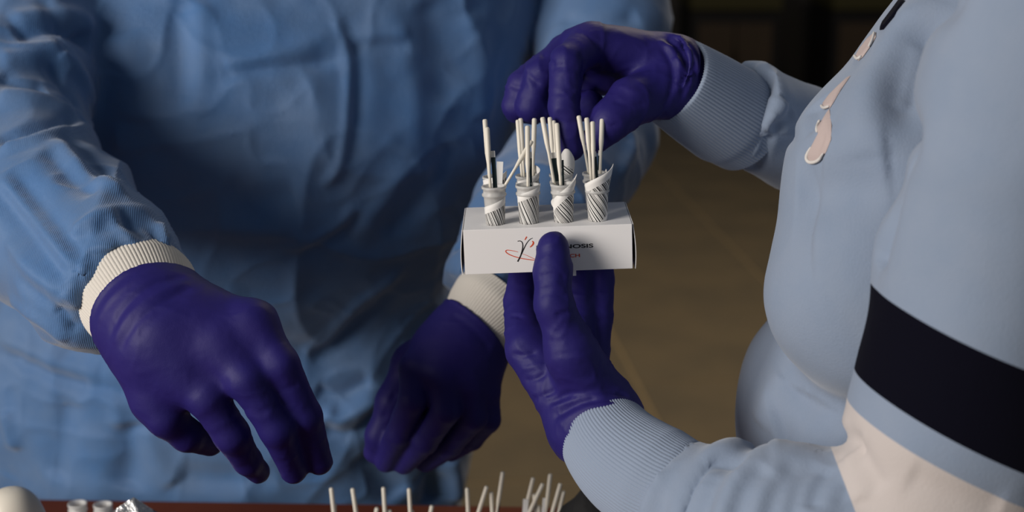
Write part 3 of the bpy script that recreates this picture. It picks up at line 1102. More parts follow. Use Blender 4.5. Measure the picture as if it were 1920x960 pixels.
for dx in (-14, 14):
    f.cone(P(1120 + dx * 1.4, 798 - dx * .7, .885), P(1150 + dx * .6, 850 - dx * .3, .870), .0225, .019, .012)
f.chain(D_['thb'], 0.008)
for fg in ('idx', 'mid', 'rng', 'lit'):
    f.chain(D_[fg], 0.0025)
f.cone(P(1130, 812, .876), P(1165, 870, .862), .023, .020, .01)
gD = glove_mesh(f, 83, 0.9, [
    ([(1006, 606), (1035, 591), (1068, 585)], 1.6, -1.5), ([(1006, 598), (1035, 583), (1068, 577)], 1.6, .8), ([(956, 593), (980, 594), (1004, 590)], 1.6, -1.0),
    ([(1010, 520), (1035, 512), (1060, 520)], 1.5, -.8), ([(1008, 540), (1030, 530), (1062, 545)], 1.5, .7), ([(1012, 556), (1035, 548), (1060, 560)], 1.5, -.6),
    ([(1027, 756), (1077, 735), (1143, 731), (1181, 743)], 2.4, -1.9), ([(1030, 768), (1080, 748), (1140, 744)], 2.2, 1.5), ([(1039, 785), (1077, 760), (1118, 748)], 2, -1.5), ([(1045, 800), (1085, 772), (1130, 758), (1170, 762)], 2.4, 1.2),
    ([(960, 664), (985, 668), (1005, 660)], 1.6, -1.3), ([(985, 714), (1005, 712), (1025, 700)], 1.6, -1.4), ([(1002, 748), (1022, 742), (1042, 730)], 1.6, -1.4), ([(975, 690), (1000, 690), (1020, 680)], 1.6, .9),
    ([(1035, 668), (1075, 660), (1110, 656)], 1.5, -.6), ([(1040, 690), (1085, 682), (1130, 680)], 1.5, -.6), ([(1045, 712), (1095, 702), (1145, 705)], 1.5, -.6), ([(1030, 640), (1065, 632), (1095, 630)], 1.5, -.5),
    ([(1125, 545), (1150, 548)], 1.5, -1.0), ([(1120, 600), (1145, 598)], 1.5, -1.0), ([(1110, 520), (1106, 580), (1110, 640)], 2, -1.0)])
link_mesh('glove', gD, M['glove'], sp)['label'] = 'purple glove gripping the rack from below'

for sx, sy in ((0.33, 0.82), (0.35, 1.00)):
    vs, fs = lathe([(0.0, 0.05), (0.055, 0.05), (0.06, 0.09), (0.075, 0.45), (0.095, 0.74), (0.0, 0.76)], 20)
    mesh_obj('trouser_leg', np.array(vs) + np.array((sx, sy, 0)), fs, M['trouser'], sp)
    bm = bmesh.new()
    bmesh.ops.create_uvsphere(bm, u_segments=18, v_segments=10, radius=1)
    bmesh.ops.scale(bm, vec=(0.13, 0.05, 0.06), verts=bm.verts)
    for x in bm.verts:
        x.co.z = max(x.co.z, -0.03)
    bmesh.ops.translate(bm, vec=(sx - 0.05, sy, 0.031), verts=bm.verts)
    bm_obj('shoe', bm, M['shoe'], sp, True)


# appliqué letters on the chest: raised patches lying on the fabric
def patch(name, outline, m, lift, parent, thick=0.0012):
    """outline in the photograph, laid on the sweatshirt; real raised patch with thickness"""
    c = np.mean(np.array(outline, float), 0)
    ringn = 6
    vs, fs = [], []
    n = len(outline)

    def hit(x, y):
        h = ray(SBVH, x, y)
        return h
    for r in range(1, ringn + 1):
        for (x, y) in outline:
            qx, qy = c + (np.array((x, y)) - c) * (r / ringn)
            h = hit(qx, qy)
            if h[0] is None:
                return None
            lf = lift + thick * (1 if r < ringn else 0.0)
            vs.append(np.array(h[0]) + np.array(h[1]) * lf)
    h = hit(*c)
    vs.append(np.array(h[0]) + np.array(h[1]) * (lift + thick))
    for r in range(ringn - 1):
        for i in range(n):
            j = (i + 1) % n
            fs.append((r * n + i, r * n + j, (r + 1) * n + j, (r + 1) * n + i))
    for i in range(n):
        fs.append((len(vs) - 1, (i + 1) % n, i))
    return mesh_obj(name, vs, fs, m, parent)


def onto(pts):
    r = []
    for (x, y) in pts:
        k = 0
        while ray(SBVH, x + k, y)[0] is None and k < 60:
            k += 2
        r.append((x + k, y))
    return r


L1 = [(1537, 250), (1535, 236), (1545, 222), (1556, 204), (1560, 235), (1559, 262), (1550, 285), (1536, 304), (1520, 305), (1513, 296), (1524, 274)]
L2 = [(1596, 142), (1576, 160), (1556, 180), (1543, 197), (1547, 205), (1557, 203), (1564, 192), (1578, 168)]
L3 = [(1643, 61), (1630, 72), (1613, 94), (1605, 108), (1610, 115), (1619, 107), (1636, 83), (1643, 70)]
L4 = [(1690, -2), (1674, 20), (1655, 45), (1650, 57), (1657, 56), (1677, 32), (1698, 2)]
for outl, mt in ((L1, 'applique'), (L2, 'applique'), (L3, 'applique'), (L4, 'navy')):
    patch('applique_letter', onto(outl), M[mt], .0004, shirt)


def cord(pts, r_, m, parent, name='satin_edge'):
    p2 = [np.array(p_, float) for p_ in onto(pts)]
    for _ in range(3):
        new = [p2[0]]
        for a, b in zip(p2[:-1], p2[1:]):
            new += [a * .75 + b * .25, a * .25 + b * .75]
        new.append(p2[-1])
        p2 = new
    p3 = []
    for x, y in onto(p2):
        h = ray(SBVH, x, y)
        p3.append(np.array(h[0]) + np.array(h[1]) * .0014)
    for _ in range(4):
        p3 = [p3[0]] + [(a + 2 * b + c) / 4 for a, b, c in zip(p3[:-2], p3[1:-1], p3[2:])] + [p3[-1]]
    p3 = np.array(p3)
    T = np.gradient(p3, axis=0)
    nn_ = len(p3)
    rings = [(p3[i], T[i], np.array((.3, -.8, .5)), *([r_ * max(.05, min(1, 4 * min(i, nn_ - 1 - i) / nn_) ** .5)] * 2)) for i in range(nn_)]
    sweep(name, rings, m, parent, nseg=8)


cord([(1524, 276), (1513, 296), (1520, 305), (1536, 303), (1548, 288)], .0011, M['thread'], shirt)
cord([(1535, 250), (1534, 238), (1541, 226)], .0009, M['thread'], shirt)
cord([(1542, 195), (1547, 205), (1558, 201)], .0009, M['thread'], shirt)
cord([(1604, 106), (1610, 115), (1618, 107)], .0009, M['thread'], shirt)
cord([(1642, 62), (1640, 75), (1632, 90)], .0008, M['thread'], shirt)

# ================================================================== racks, tubes, sticks
RW, RD, RH = 0.1045, 0.062, 0.0285


class Rack:
    def __init__(s, O, ex, ey, ez):
        s.O, s.ex, s.ey, s.ez = np.asarray(O, float), unit(ex), unit(ey), unit(ez)
        s.M = Matrix(((s.ex[0], s.ey[0], s.ez[0], s.O[0]), (s.ex[1], s.ey[1], s.ez[1], s.O[1]), (s.ex[2], s.ey[2], s.ez[2], s.O[2]), (0, 0, 0, 1)))

    def pt(s, u, v, w_):
        return s.O + s.ex * u + s.ey * v + s.ez * w_


def text_mesh(body, size, sx):
    cu = bpy.data.curves.new('t', 'FONT')
    cu.body = body
    cu.size = size
    cu.offset = size * 0.02
    cu.extrude = 0.00004
    o = bpy.data.objects.new('t', cu)
    col.objects.link(o)
    dg = bpy.context.evaluated_depsgraph_get()
    me = bpy.data.meshes.new_from_object(o.evaluated_get(dg))
    bpy.data.objects.remove(o)
    me.transform(Matrix.Diagonal((sx, 1, 1, 1)))
    return me


def rack_box(r, label, group, print_=False):
    """carton with origin at the middle of the front top edge: u right, v back, w up"""
    e = empty('tube_rack', r.pt(0, RD / 2, -RH))
    tag(e, label, 'tube rack', group)
    h = RW / 2
    th = 0.0006
    box_obj('front_panel', (-h, 0, -RH), (h, th, 0), M['carton'], e, r.M, 0.0002)
    box_obj('back_panel', (-h, RD - th, -RH), (h, RD, 0), M['carton'], e, r.M, 0.0002)
    box_obj('bottom_panel', (-h, th, -RH), (h, RD - th, -RH + th), M['carton'], e, r.M)
    # top panel with eight holes
    bm = bmesh.new()
    xs = sorted([-h, h] + [c_ + d_ for c_ in TU for d_ in (-.0062, .0062)])
    ys = sorted([th, RD - th] + [c_ + d_ for c_ in TV for d_ in (-.0062, .0062)])
    for i in range(len(xs) - 1):
        for j in range(len(ys) - 1):
            cx, cy = (xs[i] + xs[i + 1]) / 2, (ys[j] + ys[j + 1]) / 2
            hole = any(abs(cx - u) < .001 for u in TU) and any(abs(cy - v_) < .001 for v_ in TV)
            if not hole:
                q4 = [bm.verts.new((x, y, 0)) for x, y in ((xs[i], ys[j]), (xs[i + 1], ys[j]), (xs[i + 1], ys[j + 1]), (xs[i], ys[j + 1]))]
                bm.faces.new(q4)
            else:
                n = 24
                rr = .0061
                sq, ci = [], []
                for k in range(n):
                    a = 2 * math.pi * k / n
                    ca_, sa_ = math.cos(a), math.sin(a)
                    m_ = max(abs(ca_), abs(sa_))
                    sq.append(bm.verts.new((cx + ca_ / m_ * (xs[i + 1] - xs[i]) / 2, cy + sa_ / m_ * (ys[j + 1] - ys[j]) / 2, 0)))
                    ci.append(bm.verts.new((cx + ca_ * rr, cy + sa_ * rr, 0)))
                for k in range(n):
                    l_ = (k + 1) % n
                    bm.faces.new((sq[k], sq[l_], ci[l_], ci[k]))
    bmesh.ops.remove_doubles(bm, verts=bm.verts, dist=1e-6)
    ret = bmesh.ops.extrude_face_region(bm, geom=list(bm.faces))
    bmesh.ops.translate(bm, vec=(0, 0, -th), verts=[x for x in ret['geom'] if isinstance(x, bmesh.types.BMVert)])
    bmesh.ops.transform(bm, matrix=r.M, verts=bm.verts)
    bm_obj('top_panel', bm, M['carton'], e)
    for sg in (-1, 1):
        box_obj('end_panel', (sg * h - .0003, th, -RH), (sg * h + .0003, RD - th, -th), M['gapshade'], e, r.M)  # end panel coloured dark so the flap gap reads as shaded
        # outer end flap bowed slightly away from the box
        bm = bmesh.new()
        n = 8
        g0 = []
        for k in range(n + 1):
            t = k / n
            off = h + .0004 + .0016 * math.sin(t * math.pi * .75)
            g0.append([bm.verts.new((sg * (off + dx), y, -t * (RH + .0005))) for dx in (0, .0005) for y in (.0012, RD - .001)])
        for k in range(n):
            a, b = g0[k], g0[k + 1]
            bm.faces.new((a[0], a[1], b[1], b[0]))
            bm.faces.new((a[2], b[2], b[3], a[3]))
            bm.faces.new((a[0], b[0], b[2], a[2]))
            bm.faces.new((a[1], a[3], b[3], b[1]))
        bm.faces.new((g0[0][0], g0[0][2], g0[0][3], g0[0][1]))
        bm.faces.new((g0[-1][0], g0[-1][1], g0[-1][3], g0[-1][2]))
        bmesh.ops.transform(bm, matrix=r.M, verts=bm.verts)
        bm_obj('end_flap', bm, M['carton'], e)
    if print_:
        FR = r.M @ Matrix(((1, 0, 0, 0), (0, 0, -1, -.00012), (0, 1, 0, 0), (0, 0, 0, 1)))   # front face plane: x right, y up
        S = 1 / 2998.0

        def fx(px, py):   # photo pixel on the front face -> face coordinates
            dx, dy = px - 1026.5, py - 426.0
            a = math.radians(2.2)
            return ((dx * math.cos(a) - dy * math.sin(a)) * S, -(dx * math.sin(a) + dy * math.cos(a)) * S * 1.035)

        for body, x0, yb, x1, m, hh in (('PROGNOSIS', 1006, 467.5, 1112, 'black', 7.6), ('BIOTECH', 1030, 483.5, 1087.5, 'orange', 6.6)):
            me = text_mesh(body, 0.004, 1)
            a = get_v(me)
            W_, H_ = np.ptp(a[:, 0]), np.ptp(a[:, 1])
            p0, p1 = fx(x0, yb), fx(x1, yb - (x1 - x0) * math.tan(math.radians(2.2)))
            a[:, 0] = (a[:, 0] - a[:, 0].min()) / W_ * (p1[0] - p0[0]) + p0[0]
            a[:, 1] = (a[:, 1] - a[:, 1].min()) / H_ * (hh * S) + p0[1]
            set_v(me, a)
            me.transform(FR)
            o = link_mesh('lettering', me, M[m], e)
            me.polygons.foreach_set('use_smooth', np.zeros(len(me.polygons), bool))

        def stroke(name, pts, w0, m, w1=None, wm=None):
            pp = [np.array(fx(*p_)) for p_ in pts]
            for _ in range(3):
                new = [pp[0]]
                for a, b in zip(pp[:-1], pp[1:]):
                    new += [a * .75 + b * .25, a * .25 + b * .75]
                new.append(pp[-1])
                pp = new
            pp = np.array(pp)
            T = np.gradient(pp, axis=0)
            N = np.stack([-T[:, 1], T[:, 0]], 1)
            N /= np.linalg.norm(N, axis=1)[:, None] + 1e-12
            t = np.linspace(0, 1, len(pp))
            wd = np.interp(t, [0, .5, 1], [w0, wm if wm else (w0 + (w1 or w0)) / 2, w1 or w0]) * S / 2
            vs = np.concatenate([np.c_[pp + N * wd[:, None], np.zeros(len(pp))], np.c_[pp - N * wd[:, None], np.zeros(len(pp))]])
            n = len(pp)
            vs = np.array([list(FR @ Vector(x)) for x in vs])
            mesh_obj(name, vs, [(i, i + 1, n + i + 1, n + i) for i in range(n - 1)], M[m], e, False)
        stroke('emblem_stroke', [(971, 452), (976, 451), (980, 454), (981, 461), (979, 472), (976, 481), (971, 490)], 1.2, 'black', 2.6)
        stroke('emblem_stroke', [(999, 446), (994, 448), (988, 455), (983, 465), (978, 476)], 0.8, 'black', 2.2)
        stroke('emblem_stroke', [(988, 443.5), (986.5, 446), (984.5, 449.5)], 2.4, 'orange', 1.6)
        stroke('emblem_stroke', [(998, 451.5), (1001, 454), (999, 459), (994, 463)], 1.2, 'orange', 1.2, 3.0)
        stroke('emblem_stroke', [(972, 472), (962, 469.5), (951, 468), (948, 470.5), (952, 475), (963, 480), (980, 484.5), (1002, 487.2)], 0.7, 'orange', 1.4, 1.8)
        stroke('emblem_stroke', [(980.5, 475.5), (990, 479), (1002, 485), (1012, 488)], 0.6, 'orange', 1.2)
        box_obj('tuck_flap', (.0125, .0005, -RH - .0035), (.017, .0011, -RH), M['carton'], e, r.M)
    return e


TU = (-.0324, -.0112, .0106, .0320)
TV = (.0145, .0440)

tube_prof = [(0.0, -.0275), (.0042, -.0275), (.0052, -.022), (.0056, 0.0), (.0066, .0165), (.0068, .0176), (.0077, .0182), (.0077, .0194), (.0069, .0200), (.0069, .0222), (.0078, .0228), (.0078, .0242),
             (.0067, .0244), (.0062, .0235), (.0059, .0165), (.0049, 0.0), (.0044, -.022), (.0, -.0265)]


def tube_r(h):
    return np.interp(h, [-.0275, 0, .0165, .03, .06], [.0050, .0056, .0066, .0074, .0085])


tube_mesh = None


def make_tube(r, u, v_, label, group, rot=0.0):
    global tube_mesh
    e = empty('sample_tube', r.pt(u, v_, -.0275))
    tag(e, label, 'sample tube', group)
    if tube_mesh is None:
        vs, fs = lathe(tube_prof, 28)
        o = mesh_obj('tube_body', vs, fs, M['tube'], None)
        tube_mesh = o.data
    else:
        o = bpy.data.objects.new('tube_body', tube_mesh)
        col.objects.link(o)
    o.parent = e
    o.matrix_parent_inverse = e.matrix_world.inverted()
    o.matrix_world = r.M @ Matrix.Translation((u, v_, 0))
    return e


def make_label(r, u, v_, parent, th0, h0, beta, S, T, margin, flare=0.0, useed=0, pl=40):
    """paper strip wound round the tube. th0: angle of the lower left corner of the top edge (0 = facing the camera),
    h0: its height; beta: tilt of the bars from the vertical; S: length across the bars, T: along them; margin: white band"""
    nS, nT = 26, 12
    vs, uv = [], []
    cb, sb = math.cos(beta), math.sin(beta)
    for j in range(nT + 1):
        for i in range(nS + 1):
            s_, t_ = S * i / nS, T * j / nT
            # rounded corners
            a = s_ * cb + t_ * sb
            hh = h0 + s_ * sb - t_ * cb
            R = tube_r(max(hh, 0)) + .00035 + flare * max(0, hh - .018)
            th = th0 + a / .0064
            vs.append(r.pt(u + R * math.sin(th), v_ - R * math.cos(th), hh))
            uv.append((s_ * 1000 + useed, (t_ - margin) * 1000 * 22 / pl))
    fs = []
    for j in range(nT):
        for i in range(nS):
            a = j * (nS + 1) + i
            hh = [((np.array(vs[k]) - r.O) @ r.ez) for k in (a, a + 1, a + nS + 2, a + nS + 1)]
            if max(hh) < 0.0004:
                continue
            fs.append((a, a + 1, a + nS + 2, a + nS + 1))
    o = mesh_obj('barcode_label', vs, fs, M['barcode'], parent)
    ul = o.data.uv_layers.new(name='UVMap')
    for lp in o.data.loops:
        ul.data[lp.index].uv = uv[lp.vertex_index]
    md = o.modifiers.new('thick', 'SOLIDIFY')
    md.thickness = .00025
    md.offset = 1
    return o


def stick_obj(name, top, bot, m, label, cat, group, hr=.0017, sr=.00095, hl=.022):
    top, bot = np.asarray(top, float), np.asarray(bot, float)
    L = np.linalg.norm(top - bot)
    hl = min(hl, L * .6)
    prof = [(0, L), (hr * .75, L), (hr, L - .0008), (hr, L - hl), (sr * 1.3, L - hl - .004), (sr, L - hl - .007), (sr, 0.0003), (0, 0)]
    vs, fs = lathe(prof, 10)
    o = mesh_obj(name, vs, fs, m)
    z = Vector(unit(top - bot))
    o.matrix_world = Matrix.Translation(Vector(bot)) @ z.to_track_quat('Z', 'Y').to_matrix().to_4x4()
    tag(o, label, cat, group)
    return o


def strip_obj(top, bot, wd, m, label, cat, group, tip=False, name='test_strip'):
    top, bot = np.asarray(top, float), np.asarray(bot, float)
    L = np.linalg.norm(top - bot)
    if tip:
        e = empty(name, bot)
        tag(e, label, cat, group)
        o1 = box_obj('strip_body', (-wd / 2, -.0003, 0), (wd / 2, .0003, L * .86), m, None, None, .0001)
        o2 = box_obj('strip_tip', (-wd / 2, -.0003, L * .86), (wd / 2, .0003, L), M['stickw'], None, None, .0001)
        obs = [o1, o2]
    else:
        o1 = box_obj(name, (-wd / 2, -.0003, 0), (wd / 2, .0003, L), m, None, None, .0001)
        tag(o1, label, cat, group)
        obs = [o1]
    z = unit(top - bot)
    x = unit(RT - z * (RT @ z))
    y = np.cross(z, x)
    mat = Matrix(((x[0], y[0], z[0], bot[0]), (x[1], y[1], z[1], bot[1]), (x[2], y[2], z[2], bot[2]), (0, 0, 0, 1)))
    for o in obs:
        if tip:
            o.parent = e
            o.matrix_parent_inverse = e.matrix_world.inverted()
        o.matrix_world = mat


rollr = math.radians(2.2)
R0 = Rack(P(1026.5, 426, .880), (math.cos(rollr), 0, math.sin(rollr)), (0, 1, 0), (-math.sin(rollr), 0, math.cos(rollr)))
rack_box(R0, 'white carton tube rack with printed logo, held up between the gloves', 'carton tube racks', True)
pos = ('leftmost', 'second from left', 'third from left', 'rightmost')
tubes = {}
for i, u in enumerate(TU):
    tubes[('f', i)] = make_tube(R0, u, TV[0], 'barcoded clear tube, %s in the front row of the held rack' % pos[i], 'tubes in the held rack')
    tubes[('b', i)] = make_tube(R0, u, TV[1], 'clear sample tube, %s in the back row of the held rack' % pos[i], 'tubes in the held rack')
rad = math.radians
make_label(R0, TU[0], TV[0], tubes[('f', 0)], rad(-194), .0061, rad(21), .0331, .03, .0042, 0, 3)
make_label(R0, TU[1], TV[0], tubes[('f', 1)], rad(-196), .0124, rad(22), .0336, .04, .0042, 0.10, 41)
make_label(R0, TU[2], TV[0], tubes[('f', 2)], rad(-206), .0006, rad(42), .0440, .05, .0052, 0.12, 77)
make_label(R0, TU[3], TV[0], tubes[('f', 3)], rad(-200), .0139, rad(34), .0388, .0285, .0048, 0.15, 123, 20)
make_label(R0, TU[0], TV[1], tubes[('b', 0)], rad(-130), .0200, rad(20), .024, .04, .0042, 0.1, 160)
make_label(R0, TU[1], TV[1], tubes[('b', 1)], rad(-60), .0210, rad(20), .024, .04, .0042, 0.1, 190)
make_label(R0, TU[2], TV[1], tubes[('b', 2)], rad(-100), .0165, rad(20), .024, .035, .0040, 0.0, 221)
make_label(R0, TU[3], TV[1], tubes[('b', 3)], rad(-60), .0190, rad(20), .020, .04, .0042, 0.1, 250)



def paper(outline, d, bend, parent, bar_dir, bar_start, useed):
    """loose end of a label: a bent sheet standing off the tube"""
    o2 = np.array(outline, float)
    for _ in range(2):
        o2 = np.concatenate([[a * .8 + b * .2, a * .2 + b * .8] for a, b in zip(o2, np.roll(o2, -1, 0))])
    c = o2.mean(0)
    n, R = len(o2), 8
    vs, uv, fs = [], [], []
    bd = np.array(bar_dir, float) / np.hypot(*bar_dir)
    for r_ in range(1, R + 1):
        for p_ in o2:
            q_ = c + (p_ - c) * r_ / R
            vs.append(P(q_[0], q_[1], d + bend * ((q_[0] - c[0]) / 14) ** 2))
            l_ = (q_ - np.array(bar_start)) / 2.9
            uv.append(((l_[0] * -bd[1] + l_[1] * bd[0]) + useed, 5.0 if (l_[0] * -bd[1] + l_[1] * bd[0]) > 0 else -1.0))
    vs.append(P(c[0], c[1], d))
    l_ = (c - np.array(bar_start)) / 2.9
    uv.append(((l_[0] * -bd[1] + l_[1] * bd[0]) + useed, 5.0 if (l_[0] * -bd[1] + l_[1] * bd[0]) > 0 else -1.0))
    for r_ in range(R - 1):
        for i in range(n):
            j = (i + 1) % n
            fs.append((r_ * n + i, r_ * n + j, (r_ + 1) * n + j, (r_ + 1) * n + i))
    for i in range(n):
        fs.append((len(vs) - 1, (i + 1) % n, i))
    o = mesh_obj('label_end', vs, fs, M['barcode'], parent)
    ul = o.data.uv_layers.new(name='UVMap')
    for lp in o.data.loops:
        ul.data[lp.index].uv = uv[lp.vertex_index]
    md = o.modifiers.new('thick', 'SOLIDIFY')
    md.thickness = .0003


paper([(1051, 290), (1059, 278), (1068, 280), (1079, 300), (1075, 332), (1052, 326)], .880 + TV[1] * .966 - .0085, .004, tubes[('b', 2)], (22, 17), (1053, 305), 10)
paper([(1031, 378), (1043, 366), (1050, 374), (1047, 398), (1041, 396)], .880 + TV[0] * .966 - .0045, .001, tubes[('f', 2)], (1, 0), (1030, 460), 10)
# depth of the rows
dF, dB = .880 + TV[0] * .966, .880 + TV[1] * .966


def held_stick(x0, y0, x1, y1, row, label, hl=.022, hr=.0016, dt=0.0, sr=.00095):
    d = dF if row == 'f' else dB
    a, b = P(x0, y0, d + dt), P(x1, y1, d - .0005 - .002)
    b2 = b + unit(b - a) * .012
    stick_obj('swab_stick', a, b2, M['stick'], label, 'stick', 'plastic sticks in the held rack', hr, sr, hl)


ST = [  # (top x, y, rim x, y, row, handle length, label)
    (909, 224, 917, 330, 'b', .022, 'ivory stick, taller of the two at the far left of the held rack'),
    (913, 239, 919, 345, 'f', .016, 'ivory stick, shorter of the two at the far left of the held rack'),
    (997, 264, 948, 346, 'f', .013, 'ivory stick leaning across from the leftmost tube of the held rack'),
    (971, 225, 979, 335, 'b', .021, 'ivory stick at the back left of the second held tube'),
    (976, 222, 983, 340, 'b', .023, 'ivory stick beside another at the back of the second held tube'),
    (989, 236, 990, 350, 'f', .024, 'ivory stick upright in the front middle of the second held tube'),
    (1002, 222, 999, 330, 'b', .017, 'ivory stick at the right of the second held tube'),
    (1017, 220, 1038, 338, 'f', .016, 'ivory stick leaning left out of the third held tube'),
    (1031, 220, 1039, 320, 'b', .018, 'ivory stick second from left in the third held tube'),
    (1038, 226, 1044, 330, 'b', .022, 'ivory stick third from left in the third held tube'),
    (1044, 231, 1051, 342, 'f', .026, 'ivory stick rightmost in the third held tube'),
    (1085, 217, 1103, 318, 'b', .014, 'ivory stick leaning left beside the thumb in the rightmost held tube'),
    (1100, 221, 1108, 330, 'f', .015, 'ivory stick left of the middle in the rightmost held tube'),
    (1111, 228, 1113, 335, 'f', .017, 'short ivory stick in the middle of the rightmost held tube'),
    (1129, 223, 1125, 330, 'b', .015, 'ivory stick at the right edge of the held rack'),
]
for (x0, y0, x1, y1, row, hl, lb) in ST:
    held_stick(x0, y0, x1, y1, row, lb, hl)
SG = 'dark strips in the held rack'


def held_strip(x0, y0, x1, y1, row, wd, m, label, tip):
    d = (dF if row == 'f' else dB)
    a, b = P(x0, y0, d + .001), P(x1, y1, d)
    strip_obj(a, b + unit(b - a) * .008, wd, m, label, 'strip', SG, tip)


held_strip(924, 283, 928, 345, 'f', .0027, M['strip'], 'dark strip with pale tip in the leftmost held tube', True)
held_strip(937.5, 303, 935, 354, 'f', .0042, M['stickw'], 'flat white strip standing in the leftmost held tube', False)
held_strip(973, 289, 979, 336, 'b', .0012, M['strip'], 'thin dark strip at the left of the second held tube', True)
held_strip(995, 285, 995.5, 345, 'f', .0014, M['strip'], 'thin dark strip behind the middle stick of the second held tube', True)
held_strip(1037.5, 286, 1044, 340, 'f', .0036, M['strip'], 'broad dark green strip in the third held tube', True)
held_strip(1055, 300, 1056, 340, 'f', .0012, M['strip'], 'thin dark strip at the right of the third held tube', False)
held_strip(1096, 272, 1105, 320, 'b', .0018, M['strip'], 'dark strip at the left of the rightmost held tube', True)
held_strip(1115, 284, 1119, 330, 'f', .0018, M['strip'], 'dark strip in the middle of the rightmost held tube', True)
held_strip(1124, 282, 1121, 330, 'b', .0012, M['strip'], 'thin dark strip at the right of the rightmost held tube', True)

# racks on the table
TG = 'carton tube racks'


def table_rack(cx, y, name_label, cols, side):
    d = 1.075
    X = (cx - 960) / F * d
    r = Rack((X, y, .75 + RH), (1, 0.012, 0), (-0.012, 1, 0), (0, 0, 1))
    rack_box(r, name_label, TG)
    for i in cols:
        for row, v_ in (('front', TV[0]), ('back', TV[1])):
            make_tube(r, TU[i], v_, 'clear tube, %s in the %s row of the %s table rack' % (pos[i], row, side), 'tubes in the table racks')
    return r


table_rack(694, .985, 'white carton tube rack on the table under the hanging glove', range(4), 'left')
table_rack(970, .985, 'white carton tube rack on the table nearest the ribbed cuff', range(4), 'right')
TT = [  # tips in the photograph, height of the tip, sideways lean per metre
    (621, 915, .842, .06, 'tall pale stick, leftmost of the row on the table'),
    (627, 946, .826, -.05, 'short pale stick beside the leftmost tall one on the table'),
    (661, 916, .842, .10, 'tall pale stick, second in the row on the table'),
    (707, 952, .822, -.2, 'short pale stick left of the third tall one on the table'),
    (719, 914, .842, .03, 'tall pale stick, third in the row on the table'),
    (730, 956, .822, .1, 'short pale stick right of the third tall one on the table'),
    (767, 916, .842, .03, 'tall pale stick, fourth in the row on the table'),
    (772, 957, .822, .1, 'short pale stick right of the fourth tall one on the table'),
    (810, 948, .824, -.2, 'short pale stick between the two table racks'),
    (876, 915, .842, .03, 'tall pale stick at the left of the right table rack'),
    (913, 912, .844, -.30, 'pale leaning stick, first left of the tallest on the table'),
    (921, 923, .838, .05, 'short upright pale stick just left of the tallest on the table'),
    (943, 885, .856, -.14, 'tallest pale stick in the right table rack'),
    (1000, 896, .850, -.22, 'tall pale stick left in the crowded group on the table'),
    (1001, 926, .836, .10, 'short thick pale stick in the crowded group on the table'),
    (1018, 907, .846, -.42, 'strongly leaning pale stick in the crowded group on the table'),
    (1032, 889, .854, -.10, 'tallest pale stick in the crowded group on the table'),
    (1010, 948, .826, .05, 'low pale stick in the crowded group on the table'),
    (1051, 907, .846, -.25, 'pale stick second from the ribbed cuff on the table'),
    (1057, 921, .839, -.20, 'pale stick closest to the ribbed cuff on the table'),
    (1067, 951, .824, -.20, 'low pale stick beside the black cloth on the table'),
]
for (x, y, z, ln, lb) in TT:
    a = PZ(x, y, z)
    b = a + np.array((ln * .062, 0.002, -.062))
    b[2] = max(b[2], .753)
    stick_obj('swab_stick', a, b, M['stick'], lb, 'stick', 'pale sticks on the table', .0017, .001, .024)
for (x, y, z, ln, wd, mt, lb) in ((936, 934, .833, -.12, .0026, 'strip', 'dark strip beside the tallest stick on the table'),
                                 (986, 936, .833, -.05, .0042, 'stickw', 'flat white strip in the crowded group on the table'),
                                 (1021, 934, .834, -.08, .0026, 'stickw', 'narrow white strip in the crowded group on the table')):
    a = PZ(x, y, z)
    strip_obj(a, a + np.array((ln * .05, .002, -.05)), wd, M[mt], lb, 'strip', 'strips on the table')

# two empty tubes standing in a small rack
c3 = PZ(169, 946, .8022)
r3 = Rack((c3[0], c3[1] - TV[1], .75 + RH), (1, 0, 0), (0, 1, 0), (0, 0, 1))
rack_box(r3, 'white carton tube rack at the left end of the table', TG)
for x, lb in ((145, 'empty clear tube, left of the pair at the table edge'), (193, 'empty clear tube, right of the pair at the table edge')):
    p_ = PZ(x, 945 if x < 160 else 947, .8022)
    make_tube(r3, p_[0] - r3.O[0], p_[1] - r3.O[1], lb, 'empty tubes by the foil')

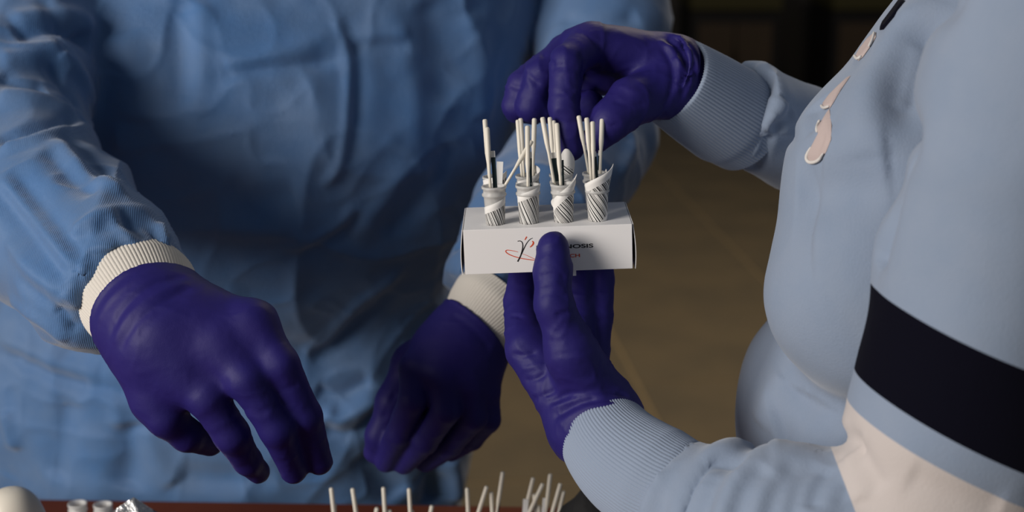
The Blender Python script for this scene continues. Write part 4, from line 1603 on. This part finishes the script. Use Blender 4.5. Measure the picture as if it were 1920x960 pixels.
# white bottle with rounded cap
bt = P(18, 917, 1.04)
e = empty('bottle', (bt[0], bt[1], .75))
tag(e, 'cream plastic bottle with a rounded cap in the bottom left corner', 'bottle')
hh = bt[2] - .75
vs, fs = lathe([(0, .0005), (.030, .0005), (.032, .004), (.032, hh - .055), (.029, hh - .046), (.0, hh - .046)], 32)
mesh_obj('bottle_body', np.array(vs) + np.array((bt[0], bt[1], .75)), fs, M['plastic'], e)
pr = [(.0, hh - .046), (.0255, hh - .046)] + [(.0255 * math.cos(a) ** .8 if a < math.pi / 2 else 0, hh - .040 + .040 * math.sin(a)) for a in np.linspace(0, math.pi / 2, 16)]
vs, fs = lathe(pr, 32)
mesh_obj('cap', np.array(vs) + np.array((bt[0], bt[1], .75)), fs, M['plastic'], e)


def crumple(name, c, rad_, seed, amp, m, smooth, label, cat, taper=0.0, sub=4):
    bm = bmesh.new()
    bmesh.ops.create_icosphere(bm, subdivisions=sub, radius=1)
    vs = np.array([x.co[:] for x in bm.verts])
    nz = noise(vs * 1.7 + seed, seed) * amp + (ridged(vs * 2.3 + seed, seed + 2, 2) - .4) * amp
    vs = vs * (1 + nz)[:, None]
    if taper:
        k = np.clip((vs[:, 2] + 1) / 2, 0, 1)
        vs[:, :2] *= (1 - taper * k)[:, None]
    vs = vs * np.array(rad_)
    vs[:, 2] = np.maximum(vs[:, 2], -rad_[2] * .75)
    for x, cc in zip(bm.verts, vs):
        x.co = cc
    zmin = vs[:, 2].min()
    bmesh.ops.translate(bm, vec=(c[0], c[1], .7505 - zmin), verts=bm.verts)
    o = bm_obj(name, bm, m, None, smooth)
    tag(o, label, cat)
    return o


fp = P(252, 951, 1.06)
crumple('foil_pouch', fp, (.060, .030, .0485), 6, .26, M['foil'], False, 'crumpled shiny foil pouch beside the two empty tubes', 'pouch', .25, 3)
bp = P(1112, 950, 1.05)
crumple('black_cloth', bp, (.032, .030, .063), 9, .12, M['bag'], True, 'black bundled cloth on the table under the ribbed cuff', 'cloth')
